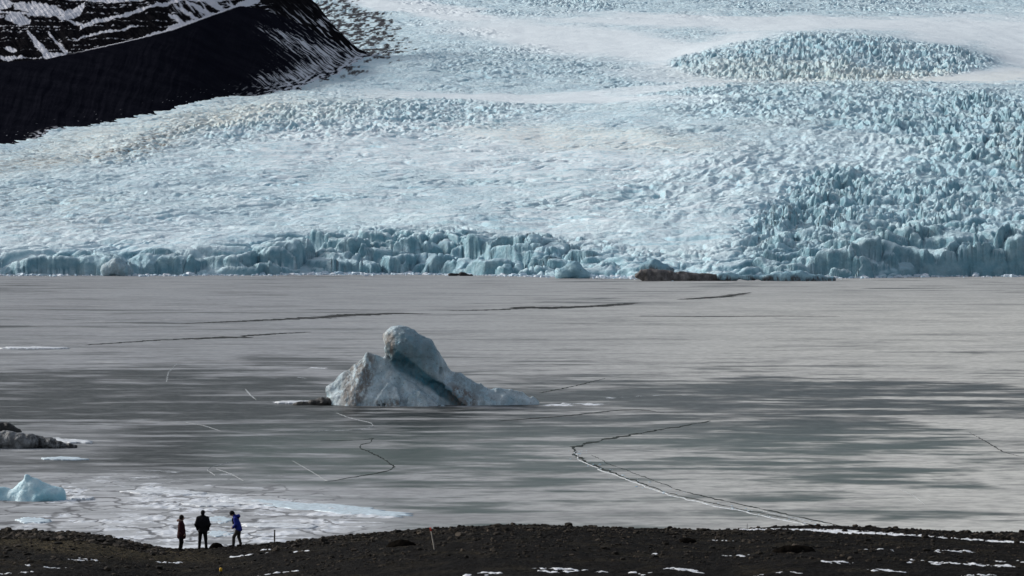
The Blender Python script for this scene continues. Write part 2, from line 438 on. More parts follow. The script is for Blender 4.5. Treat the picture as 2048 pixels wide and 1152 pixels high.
def build_glacier():
    pxs = np.linspace(-220, 2280, 1250)
    s = np.concatenate([np.arange(-24, 90, 1.0), np.arange(90, 900, 1.9), np.arange(900, 2400, 3.0),
                        np.arange(2400, 4000, 4.6), np.arange(4000, 7200, 9.), np.arange(7200, 9800, 40.)])
    PX, SS = np.meshgrid(pxs, s)
    D = front_d(PX) + SS
    X = (PX - 1024) / F * D
    z0, PX, Y, sv = glac_base(X, D)
    B = lambda *a, **k: blob(PX, Y, *a, **k).astype(f32)
    mx = np.maximum
    wy = Y + 14 * fbm(X / 260., D / 420., 3, 5); wx = PX + 40 * fbm(X / 200., D / 300., 3, 6)
    Bw = lambda *a, **k: blob(wx, wy, *a, **k).astype(f32)
    # ---- snow basins (smooth) and broken fields
    snow = mx.reduce([Bw(1190, 84, 320, 34, 6), Bw(1080, 196, 330, 11, 1) * .9, Bw(1960, 152, 240, 13, 0), Bw(2080, 95, 140, 62, 10),
                      Bw(1420, 100, 150, 30, -14) * .9, Bw(1350, 152, 130, 16, 0) * .7, Bw(1600, 163, 330, 4.5, .5) * .95, Bw(1330, 176, 160, 7, -6) * .8, Bw(1700, 48, 700, 17, 1), Bw(860, 22, 190, 16, 8), Bw(1960, 60, 200, 30, 0)])
    dome = sst(-8, 8, Y - lines(PX, [(1290, 150), (1340, 122), (1450, 92), (1600, 68), (1750, 74), (1900, 95), (2000, 118), (2040, 150)])) * \
           sst(-6, 6, lines(PX, [(1290, 118), (1400, 150), (1500, 164), (1700, 166), (1900, 150), (2040, 122)]) - Y) * sst(1300, 1360, PX) * (1 - sst(1950, 2030, PX))
    snow = snow * (1 - dome)
    r_hi = Bw(1960, 275, 180, 74, 12) * sst(-.25, .2, fbm(X / 90., D / 160., 3, 114) + .1)
    r_lo = Bw(1630, 432, 150, 66, -28); r_mid = Bw(1890, 390, 220, 90, -30)
    right = mx.reduce([r_hi, r_lo, r_mid * .62])
    flow_r = Bw(1640, 330, 420, 80, -10); flow_l = Bw(200, 400, 420, 90, 0)
    lip = Bw(1760, 215, 420, 44, 3)
    mid = Bw(730, 240, 330, 34, -3)
    cen2 = Bw(1150, 138, 330, 26, 4)
    far = mx(B(1300, 8, 900, 26), Bw(900, 60, 230, 22, 14) * .8) * sst(.42, .62, fbm(X / 330., D / 500., 4, 12) * .5 + .5)
    leftg = Bw(430, 262, 260, 34, -14)
    s_lo = lines(PX, [(0, 14), (420, 18), (640, 60), (1100, 60), (1700, 60), (2300, 70)]); s_hi = lines(PX, [(0, 46), (420, 60), (640, 160), (1100, 150), (1500, 190), (2300, 210)])
    s_front = 1 - sst(0, 1, (sv + .35 * s_hi * fbm(X / 80., D / 80., 2, 31) - s_lo) / (s_hi - s_lo))
    bare = lines(PX, [(-200, 1), (1060, 1), (1200, .55), (1330, .25), (1450, .3), (1560, .8), (1700, 1), (2300, 1)])
    s_front = s_front * bare
    quiet = 1 - .8 * mx.reduce([snow, Bw(1000, 300, 330, 60, 4) * .55])
    amp = (0.35 + 8.0 * right + 3.6 * lip + 3.6 * mid + 5.2 * dome + 1.6 * cen2 + 4.5 * far + 1.6 * leftg) * quiet
    amp = amp * (1 - .55 * snow)
    z = z0.copy()
    jag = mx(s_front, mx(r_lo, r_mid * .9) * .8 * sst(760, 480, sv))
    w1 = fbm(X / 48., D / 60., 5, 41); w2 = fbm(X / 48. + 50, D / 60., 5, 42); w3 = fbm(X / 150., D / 260., 2, 43)
    wxx = X + 26 * w1; wyy = D + 26 * w2
    big = .75 + .9 * (fbm(X / 90., D / 110., 2, 44) * .5 + .5)
    # ---- ice blocks whose tops sit at the height of their own centre, two sizes
    def cells(Lx, Ly, seed, shear):
        u = (wxx + shear * wyy) / Lx; v = wyy / Ly
        f1, f2, cx, cy, cid = worley(u, v, seed, 1.0)
        yc = cy * Ly; xc = cx * Lx - shear * yc
        return f1, f2, xc, yc, cid, u - cx, v - cy
    def blocks(Lx, Ly, seed, shear, hv, cut):
        f1, f2, xc, yc, cid, du, dv = cells(Lx, Ly, seed, shear)
        zc = glac_base(xc, yc)[0]
        edge = (1 - sst(0., .16, f2 - f1)) + .25 * (1 - sst(.1, .4, f2 - f1))
        ta, tb = (cid * 37.7) % 1 - .5, (cid * 91.3) % 1 - .5
        return zc + hv * (1.5 * ta * du + 1.3 * tb * dv + .9 * (cid - .5) - .55 * f1 * f1) - cut * edge, cid
    bA, idA = blocks(44., 23., 3, .3, 9.0, 4.2)
    bB, idB = blocks(17., 14., 13, -.3, 7.0, 4.6)
    sel = sst(-.12, .12, fbm(X / 55., D / 40., 2, 45) + lines(PX, [(0, .3), (560, .2), (680, -.1), (1150, -.12), (1500, -.3), (1740, -.15), (1860, .02), (2048, .06)]) - .5 * sst(60, 160, sv))
    block = bA * sel + bB * (1 - sel) + 1.8 * fbm(X / 16., D / 10., 4, 46) + 2.6 * (fbm(X / 34., D / 24., 2, 47))
    frac = np.exp(-(perlin(X / 17. + .6 * w1, D / 60., 49) / .07) ** 2) + .7 * np.exp(-(perlin(X / 9. + 7, D / 30. + .5 * w2, 50) / .06) ** 2)
    block = block - lines(PX, [(0, 1.2), (560, 1.2), (700, 2.6), (1700, 2.6), (1800, 3.6), (2300, 3.6)]) * np.clip(frac, 0, 1) * sst(-.2, .2, fbm(X / 40., D / 40., 2, 52) + .1)
    w = np.clip(jag * .95, 0, 1)
    z = z * (1 - w) + np.maximum(block, z - 11) * w
    z = np.where(sv < 0, np.minimum(z, z0 + np.maximum(0, 10 + sv) * w), z)
    # ---- seracs: leaning fins and towers split by crevasses
    def crk(u, v, seed, wd):
        n = perlin(u, v, seed) + .35 * perlin(u * 2.3, v * 2.3, seed + 1)
        return np.exp(-(n / wd) ** 2)
    def fin(u, v, seed): return 1 - np.abs(perlin(u, v, seed)) * 2.0
    p = X * .55 + D * .35; q = D * .55 - X * .6
    fA = fin(wxx / 24., wyy / 34., 101); xs_ = X + 9 * w1 - .13 * D
    fB = fin(xs_ / 13., D / 90., 103); fC = fin((xs_ + 6 * w2) / 6.5, D / 34., 105)
    g1, g2, _, _, gid, gu, gv = cells(10.5, 11.5, 8, -.35)
    spike = (.8 - g1 * 1.2) * (.35 + 1.1 * gid) - .7 * (1 - sst(0, .2, g2 - g1)) + .8 * gu * (gid - .4)
    ser = .50 * fA + .55 * fB * (.4 + .6 * fA) + .22 * fC + .30 * spike - .42
    crev = crk(wxx / 46. + wyy / 60., wyy / 52. - wxx / 80., 111, .10) + .8 * crk(wxx / 30., wyy / 70., 113, .09)
    fscale = 1 + sst(1500, 3600, sv) * .3
    bigf = sst(650, 60, sv) * right
    fD = fin((xs_ + 8 * w2) / 30., D / 110., 109); fE = fin((xs_ - .1 * D) / 17., D / 80., 110)
    ser = ser * (1 - .6 * bigf) + bigf * (.75 * fD + .55 * fE * fD + .35 * spike - .5)
    calm = sst(-.15, .25, fbm(X / 75., D / 120., 3, 112) + .1)
    amp = amp * (.45 + .7 * calm)
    z = z + amp * fscale * big * (ser - .75 * np.clip(crev, 0, 1)) * (1 - .75 * s_front)
    # towers of the far ice falls are the larger ones
    k1, k2, _, _, kid, ku, kv = cells(24., 40., 25, .2)
    tower = (.75 - k1 * 1.1) * (.3 + kid) - .35 * (1 - sst(0, .2, k2 - k1))
    dome_h = dome * sst(0, .9, blob(PX, Y, 1660, 122, 330, 52, 2, soft=.9)) * (.5 + .9 * sst(-.3, .4, fbm(X / 120., D / 200., 3, 113)))
    slit = 1 - np.abs(perlin((wxx + .3 * wyy) / 13., wyy / 62., 115)) * 2.4
    z = z + (dome_h * 6.5 + lip * 2.4 + mid * 1.6) * (slit - .3)
    z = z + (dome_h * 4.0 + lip * .6 + far * 5) * (tower + .5 * fin(wxx / 30., wyy / 60., 107) - .2)
    # ---- quieter ice: rolling lumps, transverse crevasses, ogive ledges
    bil = np.abs(perlin(wxx / 34., wyy / 30., 121)) * 2.6 + np.abs(perlin(wxx / 15. , wyy / 16., 122)) * 1.5 + np.abs(perlin(wxx / 7., wyy / 8., 123)) * .7
    open1 = sst(-.1, .25, fbm(X / 130., D / 160., 3, 124)); open2 = sst(-.05, .3, fbm(X / 110. + 40, D / 190., 3, 125))
    t1 = crk(X / 95. + .1 * w1, (D + 22 * w1 + .45 * X) / 30., 126, .13) * open1
    t2 = crk(X / 60., (D + 16 * w2 - .7 * X) / 24., 128, .12) * open2
    led = ridged(X / 230. + w3, (D + 30 * w3 + .25 * X) / 30., 3, 130)
    rough = (1 - .9 * snow) * (1 - .75 * s_front)
    fr = ridged((X - .17 * D + 10 * w1) / 17., D / 150., 3, 131); fl_ = ridged((X - .42 * D + 12 * w2) / 20., (D + X) / 140., 3, 133)
    z = z + rough * (3.6 * flow_r * (fr - .55) + 2.4 * flow_l * (fl_ - .55))
    far_k = 1 + sst(1000, 3400, sv) * 1.0
    z = z + rough * far_k * (.30 * (bil - 1.3) - 2.8 * t1 - 2.0 * t2 + 2.6 * (led - .5))
    z = z + 6.0 * fbm(X / 120., D / 150., 3, 61) * (1 - .5 * snow) * sst(0, 200, sv)
    z = z + (.20 + .07 * amp) * fbm(X / 4.5, D / 4.5, 3, 71) * (1 - .7 * snow) * (1 + sst(800, 3000, sv) * 2)
    z = np.where(sv < -14, -6, z)
    # ---- what lies on the ice, plus a painted sun tint
    thin = sst(.50, .70, fbm(X / 110., D / 60., 4, 81) * .5 + .5)
    band = Bw(950, 300, 420, 46, 3) * .8 + Bw(180, 465, 330, 38, 0) * .5 + Bw(1250, 470, 230, 60, 0) * .25
    snow_m = np.clip(snow * 1.05 + band * thin, 0, 1)
    tops = np.clip(.50 + .45 * band + .5 * snow - .22 * right - .1 * lip + .35 * sst(.45, .62, fbm(X / 60., D / 30., 4, 85) * .5 + .5) * Bw(900, 330, 700, 130, 3), 0, 1) * (1 - .35 * s_front)
    dirt = np.clip(Bw(140, 318, 200, 9, -8) * .85 + Bw(300, 288, 110, 16, -22) * .6 + Bw(1500, 262, 190, 26, -8) * .22 + Bw(90, 420, 190, 60, 0) * .35
                   + Bw(600, 262, 380, 30, -6) * .18 + .12 * s_front + Bw(2020, 300, 60, 40, 50) * .4 + Bw(50, 300, 160, 14, -8) * .5, 0, 1)
    dust_and_sun = np.clip(Bw(1600, 146, 240, 26, 1) * .34 + Bw(300, 262, 330, 34, -14) * .4 + Bw(1900, 155, 260, 10, 0) * .35 + Bw(1180, 276, 260, 22, 3) * .35 + Bw(560, 225, 220, 24, -6) * .3, 0, 1)  # sediment dust at left margin; warm sunlight painted on dome and lip
    rk = np.clip(Bw(722, 48, 56, 26, 12) * 1.3 + Bw(668, 30, 50, 60, 60) * .9 + Bw(760, 90, 80, 34, 20) * .45 + Bw(690, 140, 60, 16, -22) * .7 + Bw(745, 72, 50, 40, 20) * .7, 0, 1)
    rock = sst(.56, .68, fbm(X / 20., D / 150., 5, 83, gain=.62) * .55 + .42 + rk * .22) * sst(.05, .3, rk)
    V = np.stack([X, D, z], -1)
    o = mesh_np('glacier', V, grid_faces(*X.shape), mat_glacier(), attrs=dict(snow=snow_m, tops=tops, dirt=dirt, rock=rock, dust_and_sun=dust_and_sun))
    tag(o, 'crevassed pale blue glacier rising behind the grey lake', 'glacier', kind='structure')

build_glacier()

# ================================================================== DARK HILL AND SNOWY MOUNTAIN
LB = [(-260, 335), (0, 289), (100, 271), (270, 240), (400, 209), (470, 196), (560, 188), (640, 166), (700, 138), (745, 112), (790, 100)]
LT = [(-260, 128), (0, 125), (95, 118), (135, 109), (210, 92), (285, 75), (350, 58), (430, 28), (482, 12), (520, 17), (570, 34), (630, 62), (700, 100), (745, 112), (790, 118)]
LM = [(-260, -150), (560, -120), (596, -45), (620, -8), (645, 22), (680, 64), (720, 98), (760, 112), (800, 122)]

_us = np.linspace(0, 6500, 1500)
def depth_at(px, Yt):     # where the glacier surface crosses photo row Yt in column px
    out = np.zeros(len(px))
    for i, (p, t) in enumerate(zip(px, Yt)):
        y = glac_Y(np.full(1500, p), _us)
        out[i] = front_d(p) + np.interp(-t, -y, _us)
    return out

def build_hills():
    rock = mat_rock('dark_scree', (.0064, .0067, .0108), (.0104, .0107, .0158), .02, 3.0, bs=.35)
    pxs = np.linspace(-255, 788, 620); v = np.linspace(-.12, 1.0, 330)
    base = lines(pxs, LB); top = lines(pxs, LT) + 1.5 * fbm(pxs / 9., pxs * 0, 3, 3)
    Db = depth_at(pxs, base); k = np.ones(61) / 61; Db = np.convolve(np.pad(Db, 30, 'edge'), k, 'valid')
    V_, PX = np.meshgrid(v, pxs, indexing='ij')
    Bs = np.broadcast_to(base, PX.shape); Tp = np.broadcast_to(top, PX.shape); DB = np.broadcast_to(Db, PX.shape)
    hh = np.maximum(Bs - Tp, 3.)
    Y = Bs - V_ * hh; D = DB + V_ * 4.2 * hh + 25
    X = (PX - 1024) / F * D
    z = z_of(Y, D)
    fall = PX + (Y - 100) * .35
    z = z + 1.3 * fbm((fall + 8 * fbm(PX / 60., Y / 40., 2, 8)) / 14., Y / 90., 4, 4) * sst(0, .15, V_) * (1 - sst(.8, 1, V_)) + 2.0 * fbm(X / 40, D / 170., 4, 9) * sst(.0, .1, V_) * (1 - sst(.85, 1, V_))
    # streaks of snow following the fall line on the right flank
    st = fbm((PX - Y * 1.25 + 5 * fbm(PX / 40., Y / 30., 2, 20)) / 3.6, (PX + Y) / 60., 5, 21, gain=.6) * .5 + .5
    bandf = np.exp(-((Y - (52 + (PX - 510) * .34) - 6) / 17.) ** 2) * sst(490, 600, PX); lowf = np.exp(-((Bs - Y - 30) / 18.) ** 2) * sst(480, 540, PX) * .75
    flank = np.clip(.22 * sst(470, 600, PX) + .85 * bandf + lowf, 0, 1) * sst(8, 30, Y)
    low = sst(.55, .0, V_)
    m1 = sst(.665 - .20 * flank, .74 - .20 * flank, st) * sst(.05, .4, flank)
    sp = fbm(PX / 10., Y / 6., 4, 23) * .5 + .5
    near_edge = (1 - sst(8, 34, Bs - Y)) * sst(440, 600, PX)
    m2 = sst(.62 - .16 * near_edge, .68 - .16 * near_edge, fbm(PX / 13., (Y + PX * .25) / 4.5, 5, 23) * .5 + .5) * near_edge
    m3 = blob(PX, Y, 95, 266, 36, 8, -14) * sst(.50, .58, fbm(PX / 9., Y / 4., 3, 29) * .5 + .5)
    m4 = sst(.78, .82, fbm(PX / 4., Y / 3., 2, 33) * .5 + .5) * (1 - sst(2, 40, Bs - Y))
    m5 = sst(.985, 1., V_) * sst(130, 200, PX) * (1 - sst(440, 470, PX))
    snow = np.clip(m1 * .85 + m2 + m3 + m4 + m5, 0, 1)
    # back side of the crest, so the hill has a body
    back = np.stack([X[-1], D[-1] + 120, z[-1] - 45], -1)[None]
    VV = np.concatenate([np.stack([X, D, z], -1), back]); snow = np.concatenate([snow, snow[-1:]])
    o = mesh_np('hill', VV, grid_faces(*VV.shape[:2]), rock, attrs=dict(snow=snow))
    tag(o, 'smooth black moraine hillside beside the glacier', 'hill', kind='structure')

    # mountain behind
    rock2 = mat_rock('mountain_rock', (.006, .006, .0075), (.013, .0122, .0135), .03, 5.0, bs=.6)
    pxs = np.linspace(-255, 798, 760); v = np.linspace(0, 1, 420)
    tp = lines(pxs, LM); lt = lines(pxs, LT) + 26
    lt = np.maximum(lt, tp + 4)
    V_, PX = np.meshgrid(v, pxs, indexing='ij')
    Tp = np.broadcast_to(tp, PX.shape); Lt = np.broadcast_to(lt, PX.shape)
    Dm = depth_at(pxs, lines(pxs, LB)); Dm = np.convolve(np.pad(Dm, 60, 'edge'), np.ones(121) / 121, 'valid')
    D0 = Dm + 4.2 * np.maximum(lines(pxs, LB) - lines(pxs, LT), 3) + 150
    Y = Lt + V_ * (Tp - Lt); D = np.broadcast_to(D0, PX.shape) + (Lt - Y) * 4.0
    X = (PX - 1024) / F * D; z = z_of(Y, D)
    yy = Y + 3.5 * fbm(PX / 30., Y / 30., 3, 44); xx = PX + 6 * fbm(PX / 25., Y / 25., 3, 45)
    # benches: the snow lies along inclined terraces that climb to the right
    c = yy + .40 * xx
    def strip(pts, wid):
        yl = lines(xx, pts); wl = np.interp(xx, [p[0] for p in pts], wid, left=0, right=0)
        return wl * 1.35 - np.abs(yy - yl)
    n = fbm(PX / 12., Y / 7., 5, 46, gain=.6)
    fallst = fbm((PX + Y * -.75) / 5.5, (PX + Y) / 45., 3, 47)
    q = -np.ones(PX.shape) * 9
    for pts, wid in [
        ([(282, 77), (330, 66), (360, 52), (400, 41), (470, 15), (520, -4)], [1, 6, 6, 4, 4, 6]),
        ([(150, 82), (180, 69), (240, 60), (280, 52)], [1.5, 2, 1.8, .8]),
        ([(160, 57), (180, 47), (240, 32), (300, 15), (380, -6), (430, -20)], [3, 4, 2.8, 2.8, 4, 6]),
        ([(56, 64), (72, 82), (90, 104), (104, 114), (134, 110)], [3, 6, 9, 6, 2]),
        ([(98, 62), (112, 80), (128, 98), (138, 106)], [1.5, 3.5, 5, 3]),
        ([(166, 52), (152, 66), (140, 92)], [4, 4, 1]),
        ([(0, 27), (60, 29), (110, 31), (140, 40), (168, 52)], [2, 2, 2, 2.5, 3]),
        ([(14, 36), (40, 40), (64, 42)], [3, 8, 3]),
        ([(30, 12), (70, 16), (110, 22), (130, 26)], [5, 10, 8, 3]),
        ([(125, 34), (140, 28), (160, 18), (172, 10)], [4, 9, 8, 3]),
        ([(-200, 10), (0, 8), (22, 8), (30, 6)], [14, 10, 7, 1]),
        ([(80, -10), (150, -6), (240, 2), (330, -16)], [6, 5, 3, 8]),
        ([(4, 115), (14, 117), (46, 115)], [2, 3.5, 1.5]), ([(12, 96), (26, 98), (34, 100)], [2, 4.5, 1.5]),
        ([(335, 26), (352, 36), (372, 50)], [2, 4, 2.5]), ([(352, 14), (378, 28), (398, 40)], [2, 4, 2.5]), ([(376, 6), (404, 20), (428, 32)], [2, 4.5, 3]), ([(404, -4), (430, 8), (452, 20)], [3, 5.5, 3]),
        ([(300, -20), (420, -10), (520, -20)], [10, 12, 8])]:
        q = np.maximum(q, strip(pts, wid))
    steep = sst(380, 470, xx) * (1 - sst(510, 560, xx)) 
    diag = fallst * 9 - 1.5
    snow = sst(-.5, 1.1, q + 3.6 * n + 2.0 * fallst)
    gul = blob(PX, Y, 420, 14, 80, 24, 10) * sst(.16, .30, fallst)
    snow = np.maximum(snow, gul)
    right = sst(520, 560, PX)
    edge = sst(0, 10, Y - Tp)
    str2 = sst(.14, .30, fbm((PX - Y * 1.1) / 6., (PX + Y) / 60., 4, 48)) * right * sst(0, 60, Y) * .9
    snow = np.where(PX > 540, np.maximum(snow * (1 - right), str2), snow)
    z = z + 5 * fbm(PX / 45., Y / 40., 4, 49) + 2 * fallst
    o = mesh_np('mountain', np.stack([X, D, z], -1), grid_faces(*X.shape), rock2, attrs=dict(snow=snow))
    tag(o, 'black mountain flank patched with snow above the moraine', 'mountain', kind='structure')

build_hills()

# ================================================================== LAKE
def build_lake():
    pxs = np.linspace(-420, 2470, 760)
    Ys = np.concatenate([np.linspace(546, 570, 30), np.linspace(571, 1150, 640), np.linspace(1160, 1700, 30)])
    Y, PX = np.meshgrid(Ys, pxs, indexing='ij')
    D = d_on(Y); X = (PX - 1024) / F * D
    lx = X / 1.0; ly = D / 1.0
    wy = Y + 22 * fbm(lx / 70., ly / 90., 4, 5) + 12 * fbm(lx / 22., ly / 16., 4, 7); wx = PX + 70 * fbm(lx / 60., ly / 80., 3, 6)
    B = lambda *a, **k: blob(wx, wy, *a, **k)
    mx = np.maximum
    big = fbm(lx / 26., ly / 60., 5, 11) * .5 + .5
    stk = fbm(lx / 9., ly / 26., 4, 14) * .5 + .5
    dark = .17 + .10 * sst(1100, 0, PX) + .0 * Y
    dark = mx.reduce([dark,
        B(250, 790, 620, 66, 1, soft=.35) * 0.64, B(620, 730, 180, 16, 4) * 0.62, B(100, 705, 160, 14) * 0.46,
        B(820, 880, 420, 80, 0, soft=.5) * 0.52, B(470, 900, 320, 60, 0) * 0.56,
        B(1500, 795, 560, 40, 0, soft=.35) * 0.68, B(1950, 800, 260, 34, 2) * 0.71, B(1250, 880, 520, 70, 0, soft=.5) * 0.48,
        B(1740, 865, 280, 34, 5) * 0.66, B(1600, 930, 420, 26, 3) * 0.48, B(1800, 965, 240, 20, 4) * 0.52, B(2040, 900, 140, 20) * 0.43,
        B(1130, 1000, 330, 40, 3) * 0.33, B(1590, 1010, 160, 14, 6) * 0.46, B(1900, 1040, 150, 5, 0) * 0.46, B(90, 930, 330, 22, 0) * 0.46,
        B(80, 860, 280, 22, 0) * 0.39, B(60, 1010, 110, 10, -3) * 0.46, B(1000, 1000, 260, 20, 0) * 0.28])
    dark = dark + .30 * sst(715, 800, wy) * (1 - sst(1600, 2000, wx)) * (1 - .75 * sst(985, 1060, wy))
    s1 = fbm((lx + 9 * fbm(lx / 40., ly / 40., 2, 71)) / 30., ly / 9., 6, 73); s2 = fbm(lx / 9., ly / 3.6, 5, 75); s3 = fbm(lx / 70., ly / 22., 4, 77)
    lin = sst(.10, .42, s3) * sst(.0, .35, fbm(lx / 200., ly / 300., 2, 78) + .1)
    dark = dark + (big - .5) * .35 * sst(640, 720, Y) + 1.15 * s1 * sst(650, 740, Y) + .8 * s2 * sst(690, 780, Y) + .55 * s3 * (1 - .5 * sst(660, 760, Y)) + .35 * fbm(lx / 34., ly / 10., 4, 79) * (1 - sst(680, 760, Y)) + .45 * lin * (1 - sst(640, 720, Y))
    clear = mx.reduce([B(1900, 1000, 200, 22, 5) * .8, B(1990, 845, 110, 14, 0) * .9, B(1400, 845, 130, 6, 0) * .6, B(330, 1030, 420, 40, 0), B(1100, 1035, 300, 14, 0) * .4,
                       B(700, 770, 60, 20) * .5, B(1000, 985, 340, 12, 0) * .5, B(1250, 905, 120, 14) * .5])
    dark = np.clip(dark - clear * .7, 0, 1)
    green = np.clip(sst(820, 900, Y) * (1 - sst(1950, 2100, PX)) * sst(350, 520, PX), 0, 1)
    warm_glow = np.clip(sst(500, 1900, PX) * (.55 + .45 * sst(560, 640, Y)), 0, 1)  # warm sky reflection painted into the ice colour, growing to the right
    rag = fbm(lx / 5., ly / 3.2, 5, 17) * .5 + .5
    white = mx.reduce([B(330, 1000, 420, 34, 3) * .8, B(400, 1050, 430, 30, 0) * .75, B(640, 1018, 190, 12, 4) * .9, B(200, 985, 190, 24, 0) * .6,
                       B(70, 697, 100, 5, 0) * .35, B(590, 806, 55, 5, 0) * 1., B(1130, 806, 90, 3, 0) * .8, B(90, 1048, 100, 10, 0) * .6, B(160, 997, 34, 7) * 1., B(100, 885, 90, 6) * .7,
                       B(600, 762, 40, 3) * .7, B(330, 955, 260, 20, 0) * .5, B(660, 740, 26, 4) * .7, B(420, 1075, 300, 26, 0) * .8, B(1280, 800, 120, 2.0) * .7])
    white = np.clip(white * (-.20 + 1.9 * rag), 0, 1) * (1 - .5 * sst(.55, .65, fbm(lx / 8., ly / 20., 3, 19) * .5 + .5))
    sheet = np.clip(sst(930, 985, wy + (PX - 300) * -.06) * (1 - sst(620, 860, wx + (1010 - Y) * 1.2)) + B(90, 890, 160, 30) * .35 + B(60, 700, 150, 12) * .4, 0, 1)
    rub = sst(.45, .7, white)
    zz = .22 * rub * (fbm(lx / .9, ly / 1.6, 3, 27)) + .05 * rub
    zz = np.where(Y > 1090, zz * 0, zz)
    o = mesh_np('lake', np.stack([X, D, zz], -1), grid_faces(*X.shape), mat_lake(), attrs=dict(dark=dark, white=white, green=green, warm_glow=warm_glow, sheet=sheet))
    tag(o, 'frozen grey glacial lake with dark wet streaks', 'lake', kind='structure')

build_lake()

ridge_white = mat_plain('ridge_ice', (.36, .38, .385), .5, 2.0, .45, .1)
ridge_bright = mat_plain('ridge_bright_ice', (.60, .63, .64), .5, 2.0, .3, .1)
ridge_dark = mat_plain('crack_water', (.062, .066, .067), .6, .6, .5, .02, .0)
ridge_grey = mat_plain('ridge_grey_ice', (.058, .066, .063), .6, 1.0, .4, .1, .0)

def ridge(name, pts, wpx, mat, label, h=.06, seed=0):
    """a crack or pressure ridge in the lake ice: a low heaped strip along a line on the water"""
    P = np.array([[(p - 1024) / F * d_on(y), d_on(y)] for p, y in pts])
    seg = np.sqrt((np.diff(P, axis=0) ** 2).sum(1)); L = np.concatenate([[0], np.cumsum(seg)])
    n = max(60, min(700, int(L[-1] / .4))); t = np.linspace(0, L[-1], n)
    C = np.stack([np.interp(t, L, P[:, 0]), np.interp(t, L, P[:, 1])], -1)
    for _ in range(24): C[1:-1] = (C[:-2] + 2 * C[1:-1] + C[2:]) / 4
    js = L[-1] / 60.
    C[:, 0] += js * .4 * fbm(t / (js * 3), t * 0, 4, seed + 1); C[:, 1] += js * .6 * fbm(t / (js * 3), t * 0 + 9, 4, seed + 2)
    w = np.interp(t, L[-1] * np.linspace(0, 1, len(wpx)), wpx) * C[:, 1] / F * (1 + .7 * fbm(t / 3., t * 0, 3, seed + 3))
    w = np.maximum(w * (.62 if 'crack' in name and mat is ridge_white else 1.0) * (1 if mat is ridge_dark else .35 + .65 * (fbm(t / 4., t * 0 + 3, 3, seed + 9) > -.12)), .006)
    T = np.gradient(C, axis=0); T /= np.linalg.norm(T, axis=1)[:, None] + 1e-9
    N = np.stack([-T[:, 1], T[:, 0]], -1)
    # width in the picture is what counts, so strips running away from the eye need less of it
    wid = w * np.sqrt(N[:, 0] ** 2 + (N[:, 1] * np.clip(C[:, 1] / CH, 5, 40)) ** 2)
    hz = .006 + h * (0.5 + .5 * fbm(t / 1.5, t * 0, 3, seed + 4))
    rows = []
    for k, (o_, zz) in enumerate([(-1, .005), (-.4, .8), (.3, 1), (1, .005)]):
        rows.append(np.stack([C[:, 0] + N[:, 0] * wid * o_ * .5, C[:, 1] + N[:, 1] * wid * o_ * .5, np.where(zz < .1, .006, hz * zz)], -1))
    ob = mesh_np(name, np.stack(rows), grid_faces(4, n)[:, ::-1], mat, smooth=False)
    return tag(ob, label, 'ice crack', kind='structure')

curve = [(1420, 842), (1340, 856), (1240, 874), (1175, 886), (1146, 897), (1150, 912), (1185, 930), (1260, 958), (1330, 984), (1420, 1005), (1520, 1026), (1640, 1052), (1760, 1078)]
ridge('pressure_ridge', curve, [1.4, 2, 4, 5, 3, 1.6, 1.6, 1.6], ridge_grey, 'dark curving refrozen lead bending across the lake ice', .05, 1)
ridge('pressure_ridge', [(p + 5, y + 5.5) for p, y in curve[4:]], [.8, 1.3, 1.8, 1.9, 1.6, 1.2], ridge_bright, 'white rim of the curving lead in the lake ice', .09, 2)
ridge('pressure_ridge', [(p + 34, y - 2) for p, y in curve[5:]], [1, 1.2, 1.6, 2.4, 2.6, 1.6], ridge_grey, 'dark outer edge of the curving lead in the lake ice', .03, 3)
ridge('pressure_ridge', [(1515, 1020), (1560, 1030), (1620, 1042), (1690, 1056)], [1, 3, 3, 1], ridge_white, 'short white ridge beside the end of the curving lead', .12, 4)
ridge('ice_crack', [(368, 647), (470, 643), (560, 639), (640, 635), (700, 630), (780, 627), (860, 628)], [1, 2.4, 3.2, 4.4, 6.4, 3.6, .8], ridge_dark, 'long black crack left of centre on the far lake ice', .02, 5)
ridge('ice_crack', [(900, 622), (1010, 619), (1050, 616), (1120, 615), (1200, 612), (1270, 606)], [.8, 2, 4.6, 3.2, 4.4, 1.6], ridge_dark, 'long black crack right of centre on the far lake ice', .02, 6)
ridge('ice_crack', [(170, 690), (320, 680), (480, 674), (500, 671), (560, 667), (620, 664)], [1.6, 2.4, 2.2, 4.8, 3.2, .8], ridge_dark, 'black crack low on the left far ice', .02, 7)
ridge('ice_crack', [(1280, 632), (1400, 633), (1560, 632), (1680, 633)], [.6, 1.4, 1.4, .4], ridge_dark, 'thin straight crack on the far right ice', .02, 8)
ridge('ice_crack', [(1365, 599), (1410, 596), (1450, 593), (1500, 585)], [2, 3, 3, .8], ridge_dark, 'short dark crack close below the dirty ice slab', .02, 9)
ridge('ice_crack', [(672, 826), (700, 836), (742, 846), (748, 853), (720, 860), (640, 861), (622, 866)], [1, 1.3, 1.4, 1.6, 1.4, 1.2, .6], ridge_white, 'white zigzag crack under the big iceberg', .07, 10)
ridge('ice_crack', [(640, 882), (735, 880), (746, 876), (742, 884), (714, 893), (760, 914), (790, 934), (770, 944), (660, 962), (650, 964)], [.8, 1.4, 1.6, 1.6, 2, 1.8, 2.4, 2.2, 1.8, 1], ridge_grey, 'dark zigzag crack between the big iceberg and the shore', .05, 11)
ridge('ice_crack', [(585, 922), (620, 942), (654, 963)], [.6, 1.2, 1.2], ridge_white, 'pale straight crack meeting the zigzag crack', .05, 12)
ridge('ice_crack', [(478, 920), (420, 934), (412, 940), (432, 952), (424, 955)], [.6, 1.4, 1.4, 1.6, 1], ridge_white, 'pale hooked crack in front of the white ice', .06, 13)
